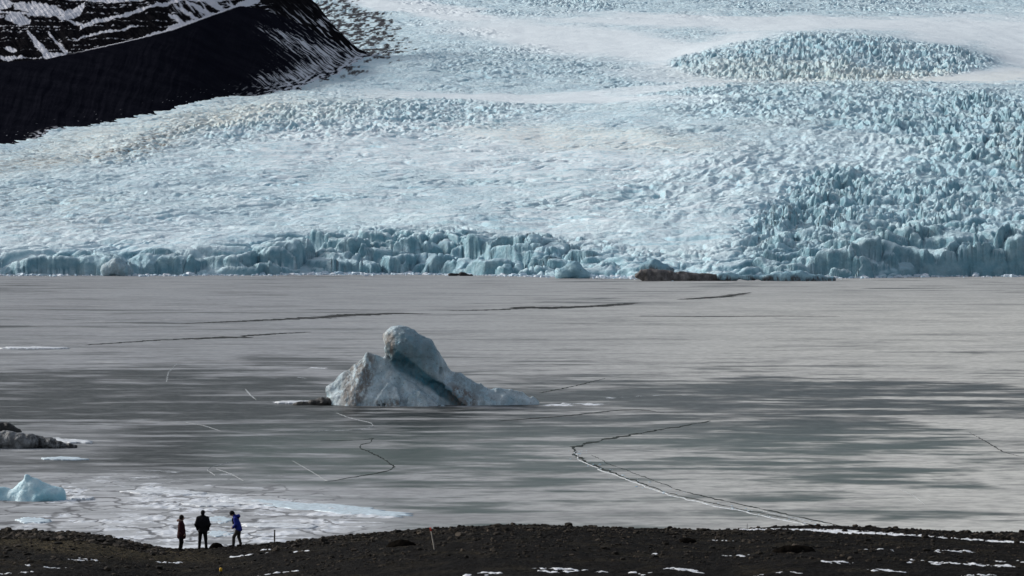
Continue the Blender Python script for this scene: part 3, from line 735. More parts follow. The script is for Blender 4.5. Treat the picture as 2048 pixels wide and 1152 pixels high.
ridge('ice_crack', [(432, 938), (462, 948), (486, 962)], [1, 1.6, .8], ridge_white, 'pale short crack beside the hooked crack', .06, 14)
ridge('ice_crack', [(1800, 978), (1830, 992), (1852, 1010)], [.8, 1.6, .7], ridge_white, 'short pale crack on the bright right ice', .06, 15)
ridge('ice_crack', [(1000, 842), (1130, 832), (1240, 820), (1290, 820), (1330, 826)], [1.2, 1.6, 1.6, 1.4, .5], ridge_dark, 'long dark crack right of the big iceberg', .03, 16)
ridge('ice_crack', [(490, 778), (500, 790), (512, 800)], [1, 2.4, .6], ridge_white, 'small white crack left of the big iceberg', .08, 17)
ridge('ice_crack', [(372, 845), (410, 852), (440, 862)], [.8, 1.4, .6], ridge_white, 'short pale crack in the green grey ice', .05, 18)
ridge('ice_crack', [(352, 728), (336, 745), (332, 764)], [.6, 1.4, .8], ridge_white, 'small hooked pale crack on the left dark ice', .05, 19)
ridge('ice_crack', [(1080, 786), (1150, 772), (1210, 757)], [1.6, 1.5, .6], ridge_grey, 'grey crack rising away from the iceberg tail', .06, 20)
ridge('ice_crack', [(1940, 865), (1975, 884), (2010, 905), (2040, 912)], [.5, 2, 2.6, 1], ridge_dark, 'dark curved crack near the right edge', .03, 21)

# ================================================================== ICEBERGS
def finish_field(fl, name, mat, loc, nz=((.5, .35), (1.6, .12)), seed=1, parent=None, attrs=None, smooth=True, cut=None):
    X, Y, Z = fl.axes()
    d = 0
    for i, (s, a) in enumerate(nz): d = d + a * perlin3(X * s + 11 * i, Y * s, Z * s, seed + i)
    fl.v = fl.v + d.astype(f32)
    if cut is not None: fl.v = np.maximum(fl.v, (cut - Z).astype(f32))
    V, Q = fl.mesh()
    at = attrs(V) if attrs else {}
    for k in ('dirt', 'deep'): at.setdefault(k, np.zeros(len(V)))
    return mesh_np(name, V, Q, mat, parent=parent, attrs=at, loc=loc, smooth=smooth)

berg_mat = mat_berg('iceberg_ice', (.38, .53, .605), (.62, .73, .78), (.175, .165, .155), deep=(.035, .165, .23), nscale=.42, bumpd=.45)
def big_iceberg():
    Y0 = 812; D = d_on(Y0) + 4; k = D / F
    P = lambda px, py, y=0: ((px - 830) * k, y, (Y0 - py) * k)
    fl = Field((-16.5, -7.5, -1.2), (21.5, 8, 14.2), .14)
    # left block: two long facets meeting on a rib
    fl.hull([P(*q) for q in [(648, 822, -.5), (653, 774, .2), (668, 764, .4), (692, 756, .4), (722, 722, .3), (736, 710, .2), (750, 716, .2), (772, 728, .0), (800, 752, -.8), (888, 814, -4.4), (884, 824, -4.6),
             (770, 824, -5.2), (700, 824, -4.4), (716, 770, -2.6), (700, 800, 4), (850, 822, 3.5), (790, 742, 2.5), (730, 724, 2.2)]], .2, .12)
    fl.hull([P(*q) for q in [(660, 822, -1.5), (664, 790, -1.2), (690, 776, -2.2), (712, 790, -3.4), (722, 824, -5.0), (690, 800, 1)]], .3, .25)
    fl.hull([P(*q) for q in [(742, 824, -5.2), (758, 786, -4.0), (776, 764, -3.0), (806, 772, -3.4), (800, 800, -5.0), (812, 824, -5.8), (770, 780, 0)]], .25, .25)
    fl.hull([P(*q) for q in [(800, 824, -5.6), (822, 784, -4.0), (840, 776, -3.8), (862, 800, -5.0), (870, 824, -5.6), (835, 800, 0)]], .2, .2)
    fl.hull([P(*q) for q in [(862, 824, -5.4), (884, 802, -4.4), (910, 816, -4.9), (914, 824, -5.0), (885, 820, -1)]], .15, .15)
    # rear body carrying the head
    fl.hull([P(*q) for q in [(740, 824, 4), (770, 716, 1.4), (800, 700, 1.0), (852, 698, .6), (864, 716, .4), (880, 742, .3), (910, 772, .1), (950, 820, -1.6), (860, 824, -2.6), (800, 760, -.6), (782, 724, -.2), (850, 740, -1.0), (790, 740, 5), (880, 780, 5), (940, 824, 5)]], .9, .6)
    # leaning head
    fl.ell(P(813, 694, .4), (3.9, 2.9, 2.9), 1.2, rot=[[.86, 0, .5], [0, 1, 0], [-.5, 0, .86]])
    fl.hull([P(*q) for q in [(767, 668, .2), (776, 660, .3), (796, 655, .3), (815, 660, .4), (840, 678, .4), (858, 700, .4), (862, 722, .4), (850, 738, -.6), (800, 716, -1.4), (778, 700, -.8), (790, 680, -2.2), (830, 690, -2.4), (845, 715, -2.0), (800, 680, 2.6), (850, 710, 2.6)]], 1.3, .7)
    # ridge to the right, falling to a thin tail
    fl.hull([P(*q) for q in [(858, 722, .8), (868, 736, .2), (902, 746, .2), (930, 757, .1), (962, 768, 0), (965, 824, -2.6), (940, 818, -3.2), (900, 784, -2.8), (878, 766, -1.8), (930, 790, 4), (880, 780, 4), (1000, 822, 2.5)]], .25, .1)
    fl.hull([P(*q) for q in [(940, 762, .1), (985, 774, -.1), (1032, 787, -.2), (1058, 797, -.2), (1068, 807, -.2), (1070, 820, -.4), (1040, 822, -1.8), (950, 822, -3.0), (945, 800, -2.6), (1000, 820, 2.2), (960, 790, 2.2)]], .25, .2)
    # the hollow between block and ridge
    fl.cone(P(846, 706, .3), 2.3, P(862, 744, .2), 2.6, 1.2)
    fl.cone(P(784, 722, -3.9), 1.2, P(850, 768, -4.9), 1.6, .5, sub=True)
    fl.cone(P(850, 768, -4.9), 1.6, P(935, 818, -5.8), 1.3, .3, sub=True)
    fl.ell(P(755, 694, 0), (1.5, 6, .95), .35, sub=True)
    fl.ell(P(884, 786, -3.4), (.8, 1.8, .6), .15, sub=True)
    # cracks through the right ridge and the foot
    for a_, b_ in (((880, 742, -1.2), (884, 776, -3.2)), ((838, 790, -4.9), (846, 816, -5.8)), ((866, 820, -5.8), (874, 800, -5.0)), ((752, 806, -5.4), (764, 792, -4.8))):
        fl.cone(P(*a_), .20, P(*b_), .20, .06, sub=True)
    def at(V):
        px = V[:, 0] / k + 830; py = Y0 - V[:, 2] / k
        front = V[:, 1] < 1.5
        dirt = blob(px, py, 716, 765, 26, 60, 18) * .95 + blob(px, py, 775, 690, 16, 26, 0) * .8 + blob(px, py, 930, 775, 60, 18, 28) * .22 \
             + blob(px, py, 780, 805, 26, 7, 0) * .9 + blob(px, py, 925, 800, 30, 20, 35) * .8 + .30
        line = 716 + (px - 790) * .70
        deep = (1 - sst(.45, 1.1, np.abs(py - line) / (19 + np.clip((860 - px) / 60., 0, 1) * 10.))) * sst(765, 790, px) * (1 - sst(900, 960, px)) * front  # shade of the hollow painted as a dark teal band
        deep = deep + blob(px, py, 884, 786, 9, 8) * .8  # shade inside the small hole painted the same teal
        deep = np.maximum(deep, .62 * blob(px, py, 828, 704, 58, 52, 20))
        return dict(dirt=np.clip(dirt, 0, 1), deep=np.clip(deep, 0, 1))
    loc = ((830 - 1024) / F * D, D, 0)
    e = empty('iceberg', loc)
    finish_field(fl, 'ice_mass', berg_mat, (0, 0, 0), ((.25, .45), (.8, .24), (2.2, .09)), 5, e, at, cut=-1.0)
    tag(e, 'large blue white iceberg with rounded head and long low tail', 'iceberg')
    # dirty foot on the left
    fd = Field((-3, -2.5, -.6), (6.2, 2.5, 2.2), .1)
    fd.cone((-2, 0, -.1), .35, (1, 0, .1), .55, .3); fd.cone((1.0, .2, .1), .6, (4.8, .4, .5), .95, .3); fd.cone((3.2, 0, .3), .7, (5.2, .3, .4), .9, .3)
    finish_field(fd, 'debris_foot', mat_berg('dirty_foot', (.035, .032, .03), (.06, .055, .05), (.015, .014, .013), nscale=1., bumpd=.25), (P(612, 812)[0], -1., 0),
                 ((.8, .25), (2.2, .12)), 9, e, lambda V: dict(dirt=np.full(len(V), .7)), cut=-.4)
big_iceberg()

def blue_iceberg():
    Y0 = 1003; D = d_on(Y0) + 1.5; k = D / F
    P = lambda px, py, y=0: ((px - 60) * k, y, (Y0 - py) * k)
    fl = Field((-7.5, -2.6, -.4), (4.6, 3, 3.3), .06)
    fl.cone(P(50, 956, .2), .16, P(52, 1006, 0), 1.55, .35)
    fl.cone(P(54, 957, .2), .14, P(118, 986, 0), .42, .55)
    fl.cone(P(70, 984, .1), 1.0, P(112, 1000, 0), .95, .6)
    fl.cone(P(96, 990, -.5), .75, P(76, 1003, -.9), .8, .4)
    fl.cone(P(40, 975, .3), .45, P(22, 1004, .2), .95, .5)
    fl.cone(P(14, 984, .5), .3, P(4, 1004, .4), .8, .4)
    fl.cone(P(4, 983, .5), .3, P(-60, 1000, .4), .9, .4)
    m = mat_berg('blue_iceberg_ice', (.40, .66, .76), (.58, .78, .84), (.35, .42, .45), deep=(.15, .42, .52), nscale=1.2, bumpd=.12)
    def at(V):
        px = V[:, 0] / k + 60; py = Y0 - V[:, 2] / k
        return dict(dirt=np.full(len(V), .15), deep=np.clip(blob(px, py, 105, 1000, 34, 12, 0) * .7 + blob(px, py, 80, 985, 10, 16, 30) * .3, 0, 1))  # shaded lower right side painted in darker blue
    o = finish_field(fl, 'iceberg', m, ((60 - 1024) / F * D, D, 0), ((.5, .16), (1.7, .06), (5, .025)), 3, None, at, cut=-.3)
    tag(o, 'small clean turquoise iceberg near the left shore', 'iceberg')
blue_iceberg()

def dark_icebergs():
    m1 = mat_berg('dirty_grey_ice', (.13, .135, .14), (.26, .27, .28), (.02, .019, .018), nscale=1.0, bumpd=.3)
    m2 = mat_berg('black_debris_ice', (.012, .012, .013), (.03, .029, .028), (.01, .01, .01), nscale=1.2, bumpd=.3)
    Y0 = 897; D = d_on(Y0) + 1; k = D / F
    P = lambda px, py, y=0: ((px - 60) * k, y, (Y0 - py) * k)
    fl = Field((-9, -2.4, -.4), (8, 3, 2.8), .075)
    fl.cone(P(-60, 880, 0), 1.5, P(40, 884, 0), 1.1, .3); fl.cone(P(20, 884, -.3), 1.2, P(62, 890, -.3), 1.0, .3)
    fl.cone(P(62, 886, .2), .8, P(104, 888, .2), .7, .25); fl.cone(P(90, 886, -.2), .55, P(112, 892, -.3), .62, .2); fl.cone(P(104, 890, 0), .6, P(150, 895, 0), .22, .2)
    fl.ell(P(75, 876, -1.2), (.9, .7, .4), .2, sub=True)
    def at(V):
        px = V[:, 0] / k + 60
        return dict(dirt=np.clip(.35 + .65 * sst(55, 75, px), 0, 1), deep=np.zeros(len(V)))
    o = finish_field(fl, 'iceberg', m1, ((60 - 1024) / F * D, D, 0), ((.6, .3), (1.5, .2), (4, .06)), 13, None, at, cut=-.3)
    tag(o, 'low grey iceberg streaked with black dirt at left edge', 'iceberg')
    Y0 = 872; D = d_on(Y0); k = D / F
    P = lambda px, py, y=0: ((px - 0) * k, y, (Y0 - py) * k)
    fl = Field((-8, -2.4, -.4), (3.4, 3, 2.8), .075)
    fl.cone(P(-60, 862, 0), 1.6, P(12, 858, 0), .9, .3); fl.cone(P(10, 858, 0), .85, P(28, 866, 0), .75, .3)
    o = finish_field(fl, 'iceberg', m2, (-1024 / F * D, D, 0), ((.7, .3), (1.8, .15), (4, .06)), 17, None, lambda V: dict(dirt=np.full(len(V), .6)), cut=-.3)
    tag(o, 'black debris covered iceberg behind the low grey one', 'iceberg')
dark_icebergs()

def front_bergs():
    mdirt = mat_berg('muddy_ice', (.075, .068, .066), (.21, .195, .19), (.022, .020, .02), nscale=.22, bumpd=1.0)
    mblue = mat_berg('front_blue_ice', (.20, .38, .48), (.32, .52, .60), (.06, .06, .065), nscale=.2, bumpd=1.0)
    def slab(px0, px1, Yb, prims, label, mat, dirtf, seed, h=.5, D=None):
        D = D or d_on(Yb) + 4; k = D / F
        xs = (px1 - px0) / 2 * k; cx = (px0 + px1) / 2
        mxz = max(p[1] for p in prims) * k + 4
        fl = Field((-xs - 4, -9, -1.5), (xs + 4, 10, mxz), h)
        for (pa, ha, ra, pb, hb, rb) in [(p[0], p[1], p[2], p[3], p[4], p[5]) for p in prims]:
            fl.cone(((pa - cx) * k, 0, ha * k - ra), ra, ((pb - cx) * k, 0, hb * k - rb), rb, .8)
        o = finish_field(fl, 'ice_slab', mat, ((cx - 1024) / F * D, D, 0), ((.12, 1.0), (.4, .5), (1.1, .25)), seed, None, dirtf, cut=-1.2)
        return tag(o, label, 'ice slab')
    def dz(lo, hi): return lambda V: dict(dirt=np.clip(1 - sst(lo, hi, V[:, 2] + .8 * np.sin(V[:, 0] * .5)), .0, 1))
    slab(1270, 1450, 562, [(1274, 17, 1.6, 1340, 19, 2.0), (1330, 17, 1.8, 1448, 12, 1.6), (1284, 24, 2.6, 1326, 22, 2.4), (1300, 15, 3, 1420, 12, 2.6)], 'brown muddy ice slab floating before the glacier, left half', mdirt, lambda V: dict(dirt=np.full(len(V), .55)), 21)
    slab(1285, 1345, 558, [(1290, 32, 3.4, 1306, 39, 3.6), (1306, 39, 3.4, 1340, 27, 2.6)], 'blue grey ice hump on top of the muddy slab', mblue, dz(4.5, 8), 23)
    slab(1440, 1668, 562, [(1440, 15, 1.8, 1540, 12, 1.6), (1530, 14, 2.4, 1600, 20, 4), (1600, 20, 4, 1664, 8, 2)], 'grey dirty ice slab with low dome, right of the muddy slab', mblue, dz(1.0, 3.6), 25)
    slab(895, 945, 552, [(902, 4, 1.0, 922, 9, 1.6), (922, 9, 1.6, 942, 3, .9)], 'small black debris heap floating before the glacier', mat_berg('black_heap', (.012, .012, .013), (.03, .03, .032), (.01, .01, .01), nscale=.3, bumpd=.6), lambda V: dict(dirt=np.full(len(V), .6)), 27, .35)
    slab(2015, 2075, 551, [(2020, 8, 1.8, 2045, 16, 2.6), (2045, 16, 2.6, 2072, 10, 2.4)], 'dark dirty ice lump at the right edge of the glacier front', mat_berg('dark_lump', (.03, .028, .028), (.07, .065, .065), (.015, .014, .014), nscale=.3, bumpd=.8), lambda V: dict(dirt=np.full(len(V), .6)), 29, .4)
    slab(1118, 1172, 557, [(1126, 24, 4.2, 1148, 36, 5.0), (1148, 36, 5.0, 1166, 20, 4)], 'deep blue ice block at the glacier foot, left of the muddy slab', mblue, dz(-2, 1), 31)
    slab(205, 262, 552, [(214, 26, 4, 232, 36, 4.5), (232, 36, 4.5, 256, 22, 4)], 'pale broken ice block at the left glacier foot', mat_berg('pale_block', (.28, .46, .55), (.46, .62, .70), (.12, .11, .10), nscale=.25, bumpd=1.), lambda V: dict(dirt=np.full(len(V), .3)), 33)
front_bergs()

# icosphere pieces for heaps of small things
def ico():
    p = (1 + 5 ** .5) / 2
    v = np.array([(-1, p, 0), (1, p, 0), (-1, -p, 0), (1, -p, 0), (0, -1, p), (0, 1, p), (0, -1, -p), (0, 1, -p), (p, 0, -1), (p, 0, 1), (-p, 0, -1), (-p, 0, 1)], float)
    f = np.array([(0, 11, 5), (0, 5, 1), (0, 1, 7), (0, 7, 10), (0, 10, 11), (1, 5, 9), (5, 11, 4), (11, 10, 2), (10, 7, 6), (7, 1, 8), (3, 9, 4), (3, 4, 2), (3, 2, 6), (3, 6, 8), (3, 8, 9), (4, 9, 5), (2, 4, 11), (6, 2, 10), (8, 6, 7), (9, 8, 1)])
    v /= np.linalg.norm(v, axis=1)[:, None]
    vs = list(map(tuple, v)); cache = {}
    def mid(a, b):
        kk = (min(a, b), max(a, b))
        if kk not in cache:
            m = (np.array(vs[a]) + np.array(vs[b])) / 2; m /= np.linalg.norm(m); vs.append(tuple(m)); cache[kk] = len(vs) - 1
        return cache[kk]
    nf = []
    for a, b, c in f:
        ab, bc, ca = mid(a, b), mid(b, c), mid(c, a); nf += [(a, ab, ca), (b, bc, ab), (c, ca, bc), (ab, bc, ca)]
    return np.array(vs), np.array(nf)
ICOV, ICOF = ico()

def heap(name, C, size, flat, mat, tone, seed, smooth=False):
    r = np.random.default_rng(seed); n = len(C)
    base = ICOV[None] * (1 + r.uniform(-.32, .32, (n, len(ICOV), 1)))
    base = np.sign(base) * np.abs(base) ** r.uniform(.6, 1., (n, 1, 1))
    sc = size[:, None] * np.stack([r.uniform(.8, 1.4, n), r.uniform(.7, 1.2, n), flat * r.uniform(.7, 1.2, n)], -1)
    a = r.uniform(0, 2 * math.pi, n); b = base * sc[:, None]
    x = b[..., 0] * np.cos(a)[:, None] - b[..., 1] * np.sin(a)[:, None]; y = b[..., 0] * np.sin(a)[:, None] + b[..., 1] * np.cos(a)[:, None]
    V = np.stack([x, y, b[..., 2]], -1) + C[:, None]
    Fx = (ICOF[None] + (np.arange(n) * len(ICOV))[:, None, None]).reshape(-1, 3)
    return mesh_np(name, V, Fx, mat, smooth=smooth, attrs=dict(tone=np.repeat(tone, len(ICOV))))

r_ = np.random.default_rng(21); kk = r_.integers(4, len(curve) - 1, 110); ff = r_.random(110)
cp = np.array(curve, float); pp = cp[kk] * (1 - ff[:, None]) + cp[np.minimum(kk + 1, len(cp) - 1)] * ff[:, None]
pp[:, 0] += 10 + r_.normal(0, 12, 110); pp[:, 1] += 3 + r_.normal(0, 3, 110)
dd = d_on(pp[:, 1]); sz = np.clip(r_.lognormal(-2.7, .5, 110), .03, .16)
o = heap('lead_rubble', np.stack([(pp[:, 0] - 1024) / F * dd, dd, sz * .1], -1), sz, .4, mat_brash(), r_.uniform(0, .8, 110), 6)
tag(o, 'broken ice slivers along the curving lead', 'ice rubble', kind='stuff')
n = 3600
px = rng.uniform(-200, 2260, n); off = rng.exponential(9, n) - 4
px[:1500] = rng.uniform(560, 1280, 1500); off[:1500] = rng.exponential(7, 1500) - 12
D = front_d(px); X = (px - 1024) / F * D; D = D + wob(X) - off
size = np.clip(rng.lognormal(-.75, .6, n), .2, 2.4)
o = heap('brash_ice', np.stack([(px - 1024) / F * D, D, size * .15], -1), size, .7, mat_brash(), rng.uniform(.2, 1, n), 5)
tag(o, 'rubble of small ice chunks along the glacier foot', 'ice rubble', kind='stuff')

# flat floes that lie on the near ice
floe_mat = mat_plain('floe_ice', (.60, .63, .66), .5, 1.2, .3, .08)
floe_blue = mat_plain('floe_blue_ice', (.54, .64, .70), .45, 1.5, .2, .08)
def floe(cx, cy, rx, ry, rot, label, mat=floe_mat, seed=0, th=.10):
    a = np.linspace(0, 2 * math.pi, 72, endpoint=False); r = 1 + .55 * fbm(np.cos(a) * 1.4 + seed * 3.1, np.sin(a) * 1.4, 4, seed) + .35 * fbm(np.cos(a) * 6 + seed, np.sin(a) * 6, 4, seed + 3)
    c, s = math.cos(math.radians(rot)), math.sin(math.radians(rot))
    u = rx * r * np.cos(a); v = ry * r * np.sin(a)
    px = cx + u * c - v * s; Y = cy + u * s + v * c
    D = d_on(Y); P = np.stack([(px - 1024) / F * D, D], -1); ctr = P.mean(0)
    rings = []
    for f_, z_ in ((1.0, -.05), (.995, th * .7), (.97, th), (.75, th * 1.05), (.45, th * 1.1), (.15, th * 1.1)):
        rings.append(np.concatenate([(P - ctr) * f_, (z_ + .06 * fbm(P[:, 0] * .5 + f_ * 9, P[:, 1] * .3, 3, seed) * (z_ > 0))[:, None]], 1))
    V = np.stack(rings); n = len(a)
    i = np.arange(5)[:, None] * n; j = np.arange(n)[None]; jn = (j + 1) % n
    Q = np.stack([i + j, i + jn, i + n + jn, i + n + j], -1).reshape(-1, 4)
    o = mesh_np('ice_floe', V, Q, mat, smooth=True, loc=(ctr[0], ctr[1], 0))
    o.data.polygons  # capped below
    import bmesh
    bm = bmesh.new(); bm.from_mesh(o.data); bm.verts.ensure_lookup_table()
    bm.faces.new([bm.verts[5 * n + q] for q in range(n)]); bm.normal_update(); bm.to_mesh(o.data); bm.free()
    return tag(o, label, 'ice floe', 'ice floes frozen into the lake')
floe(660, 1018, 165, 8, 5, 'long pale blue floe right of the three people', floe_blue, 1)
floe(505, 1004, 60, 5, 4, 'small white floe touching the left end of the long blue floe', floe_mat, 2)
floe(330, 985, 75, 5, 2, 'white floe above the person in the dark red coat', floe_mat, 3)
floe(420, 1010, 50, 4, 1, 'white floe just above the head of the person in black', floe_mat, 4)
floe(560, 1052, 70, 5, 1, 'pale floe behind the dark wooden post', floe_mat, 5)
floe(436, 1040, 28, 6, 0, 'bluish floe between the people in black and blue', floe_blue, 6, .06)
floe(438, 1068, 26, 6, 0, 'bluish floe low between the legs of the people in black and blue', floe_blue, 7, .06)
floe(64, 1042, 34, 5, 2, 'blue grey floe below the turquoise iceberg', floe_blue, 10, .12)
floe(160, 998, 22, 3.5, 0, 'bright white floe at the right foot of the turquoise iceberg', floe_mat, 11, .2)
floe(580, 806, 26, 2.4, 0, 'thin white floe beside the dark foot of the big iceberg', floe_mat, 12, .2)
floe(145, 884, 40, 3, 2, 'flat white floe behind the grey dirty iceberg', floe_mat, 13, .2)
floe(70, 697, 70, 2.0, 0, 'thin white floe at the far left of the dark ice', floe_mat, 14, .25)
floe(126, 918, 42, 2.6, 1, 'thin blue floe below the grey dirty iceberg', floe_blue, 15, .12)

# ================================================================== SHORE
GL = [(-260, 1060), (0, 1063), (100, 1064), (160, 1067), (210, 1074), (260, 1084), (300, 1092), (345, 1099), (400, 1098), (440, 1094), (490, 1091), (540, 1087), (600, 1081), (700, 1070),
      (800, 1062), (900, 1055), (1000, 1050), (1100, 1051), (1200, 1055), (1300, 1057), (1400, 1060), (1480, 1060), (1530, 1056), (1580, 1052), (1640, 1052), (1750, 1055), (1850, 1060), (1930, 1064), (2048, 1066), (2300, 1070)]
GX = np.arange(-400, 2461, 4.); GY = np.convolve(np.pad(lines(GX, GL), 5, 'edge'), np.ones(11) / 11, 'valid')
RD = 128.0
POOL_Z = 15.80
def ground_z(x, y, detail=True):
    x = np.asarray(x, float); y = np.asarray(y, float)
    px = 1024 + F * x / np.minimum(y, RD + 8)
    zr = z_of(np.interp(px, GX, GY), RD)
    d = RD - y
    z = zr + np.where(d > 0, .062 * d - .0002 * d * d, d * .125 - .03 * d * d)
    z = np.where(d < -8, zr - 2.92 - (-(d + 8)) * .55, z)
    z = np.maximum(z, -3)
    # trough that holds the long pool on the right
    Yp = Y_of(z, y)
    tr = lines(px, [(1460, 1058), (1560, 1061), (1650, 1064), (1750, 1070), (1850, 1077), (1950, 1083), (2048, 1087), (2300, 1096)])
    Dp = d_on(tr, POOL_Z); e = np.abs(y - Dp) / lines(px, [(1460, .2), (1520, .5), (1620, 1.3), (1750, 1.5), (1850, 1.2), (1950, .8), (2300, .6)])
    w = sst(1470, 1530, px) * (1 - sst(1.2, 2.6, e))
    z = z * (1 - w) + (POOL_Z - .07 + .09 * np.clip(e - .3, 0, 2)) * w
    crest = 1 - .6 * (1 - sst(0, 3, np.abs(d)))
    z = z + .13 * fbm(x / 3.2, y / 3.2, 3, 31) * crest * (1 - .6 * w)
    if detail:
        z = z + (.075 * fbm(x / .55, y / .55, 3, 33) + .03 * fbm(x / .16, y / .16, 2, 35)) * (1 - .35 * w)
    return z

def build_shore():
    ys = np.concatenate([np.arange(55, 96, .8), np.arange(96, 129.5, .085), np.arange(129.5, 140, .6), np.arange(140, 190, 4)])
    pxs = np.linspace(-380, 2430, 1150)
    PX, Y = np.meshgrid(pxs, ys)
    X = (PX - 1024) / F * Y
    z = ground_z(X, Y)
    Yp = Y_of(z, Y)
    olive = blob(PX, Yp, 150, 1085, 260, 24, 6) * .9 + .25 * sst(.5, .7, fbm(X / 2.5, Y / 2.5, 3, 37) * .5 + .5)
    o = mesh_np('ground', np.stack([X, Y, z], -1), grid_faces(*X.shape), mat_ground(), attrs=dict(olive=np.clip(olive, 0, 1)))
    tag(o, 'dark wet gravel shore in the foreground', 'ground', kind='structure')
build_shore()

def stones():
    r = np.random.default_rng(3); n = 15000
    y = np.where(r.random(n) < .5, r.uniform(104, 129, n), r.uniform(122, 128.8, n)); px = r.uniform(-300, 2350, n)
    k = 3600; px[:k] = r.uniform(-250, 360, k); y[:k] = r.uniform(121, 128.8, k)
    x = (px - 1024) / F * y
    size = np.clip(r.lognormal(-3.35, .55, n), .015, .17); size[:k] *= 1.35
    keep = (size < .07) | ((np.abs(px - 415) > 90))
    x, y, size, px = x[keep], y[keep], size[keep], px[keep]
    z = ground_z(x, y) + size * .15
    tone = np.clip(r.beta(1.1, 3.2, len(x)), 0, 1)
    br = (r.random(len(x)) < .05); tone = np.where(br, r.uniform(.7, 1.6, len(x)), tone)
    o = heap('gravel_stones', np.stack([x, y, z], -1), size, .7, mat_stone(), tone, 8)
    tag(o, 'scattered stones over the dark gravel shore', 'stones', kind='stuff')
stones()

water = mat_water()
shore_white = mat_plain('shore_white_sheet', (.82, .83, .85), .35, 4.0, .12, .03, .5)
def ragged_sheet(cx, cy, rx_px, dpt, dz=0.03, seed=0, label=''):
    """a white sheet lying on the shore; the bumpy gravel pokes through and shapes its edge"""
    D = RD
    for _ in range(30):      # distance at which the ground shows in row cy
        zz = float(ground_z((cx - 1024) / F * D, D, False)); D += (cy - Y_of(zz, D)) * -.18
    x0 = (cx - 1024) / F * D; z0 = float(ground_z(x0, D, False)) + dz
    hx = rx_px / F * D; nx, ny = int(hx * 2 / .055) + 2, int(dpt * 2 / .055) + 2
    gx, gy = np.meshgrid(np.linspace(-hx, hx, nx), np.linspace(-dpt, dpt, ny))
    ex = np.sqrt((gx / hx) ** 2 + (gy / dpt) ** 2)
    zz = .10 * fbm((gx + x0) / .30, (gy + D) / .42, 4, 300, gain=.6) + .07 * fbm((gx + x0) / 1.1, (gy + D) / .7, 2, 305) - .032 - .16 * sst(.45, 1., ex)
    gz = ground_z(gx + x0, gy + D, False) - z0
    V = np.stack([gx, gy, gz * .75 + zz + .02], -1); Q = grid_faces(ny, nx)
    o = mesh_np('white_patch', V, Q, shore_white, loc=(x0, D, z0))
    tag(o, label, 'snow patch', 'white patches', 'structure')
WHITE_PATCHES = [(1360, 1141, 75, 1.5, -.015), (1110, 1139, 95, 1.4, -.01), (1470, 1112, 60, 1.2, -.035), (1760, 1100, 60, 1.0, -.03), (1910, 1103, 80, 1.2, -.02), (1850, 1124, 130, 1.6, -.01), (1950, 1131, 130, 1.5, -.01),
       (2030, 1122, 60, 1.2, -.02), (150, 1119, 70, 1.0, -.02), (330, 1124, 90, .9, -.03), (560, 1097, 70, 1.0, -.015), (610, 1101, 50, .8, -.02), (560, 1146, 70, 1.0, -.015), 
       (1180, 1143, 60, 1.0, -.015), (1300, 1108, 60, .8, -.03), (1680, 1125, 70, .9, -.03), (1290, 1146, 60, .8, -.02), (1960, 1152, 70, .9, -.02), (90, 1132, 80, .8, -.035), (500, 1110, 70, .8, 0), (980, 1146, 80, .9, 0), (1560, 1146, 80, .9, 0), (1760, 1140, 90, .9, 0), (30, 1146, 70, .8, 0),  (1450, 1082, 60, .8, -.035)]
for i, p in enumerate(WHITE_PATCHES): ragged_sheet(*p, seed=i, label='ragged white patch on the dark gravel')

def pool():
    pts = np.linspace(1490, 2300, 90)
    tr = lines(pts, [(1460, 1058), (1560, 1061), (1650, 1064), (1750, 1070), (1850, 1077), (1950, 1083), (2048, 1087), (2300, 1096)])
    D = d_on(tr, POOL_Z); x = (pts - 1024) / F * D; w = lines(pts, [(1490, .3), (1560, 1.2), (1700, 2.4), (1850, 2.0), (2000, 1.4), (2300, 1.0)])
    pts = np.linspace(1480, 2300, 620); tr2 = np.interp(pts, np.linspace(1490, 2300, 90), tr); D = d_on(tr2, POOL_Z); x = (pts - 1024) / F * D; w = np.interp(pts, np.linspace(1490, 2300, 90), w)
    t = np.linspace(-1, 1, 60)[:, None]
    Yv = D[None] + t * w[None]; Xv = np.broadcast_to(x, Yv.shape)
    zz = POOL_Z + .07 * fbm(Xv / .35, Yv / .45, 4, 310, gain=.6) + .015 - .05 * t ** 2
    o = mesh_np('stream', np.stack([Xv, Yv, zz], -1), grid_faces(*Yv.shape), shore_white)  # white colour stands in for bright sky mirrored in the water
    tag(o, 'long narrow strip of melt water at right, sky reflection painted white', 'stream', kind='structure')
pool()

def place(px, y):
    x = (px - 1024) / F * y
    return (x, y, float(ground_z(x, y)))

def boulder(px, y, r, label, mat, seed, nz=((2.0, .08), (6, .03)), h=.03):
    fl = Field((-r[0] * 1.5, -r[1] * 1.5, -r[2] * .8), (r[0] * 1.5, r[1] * 1.5, r[2] * 1.6), h)
    fl.ell((0, 0, 0), r, .05); fl.ell((r[0] * .4, -.1 * r[1], -.05), (r[0] * .6, r[1] * .7, r[2] * .75), .08)
    fl.ell((-r[0] * .5, .1 * r[1], -.1 * r[2]), (r[0] * .55, r[1] * .7, r[2] * .6), .08)
    o = finish_field(fl, 'boulder', mat, place(px, y), nz, seed)
    tag(o, label, 'boulder')
bm_ = mat_rock('boulder_rock', (.0045, .004, .0036), (.012, .010, .0085), 3.0, .06, False)
boulder(431, 127.6, (.30, .25, .24), 'low dark mound of rock between the people in black and blue', bm_, 3)
boulder(802, 115.5, (.62, .5, .26), 'dark hummock left of the red tipped stake', bm_, 5)
boulder(1590, 108.5, (.9, .5, .26), 'broad dark hummock at the bottom right of the shore', bm_, 7)
boulder(1378, 117, (.32, .3, .16), 'small dark rock in the middle of the right shore', bm_, 9)

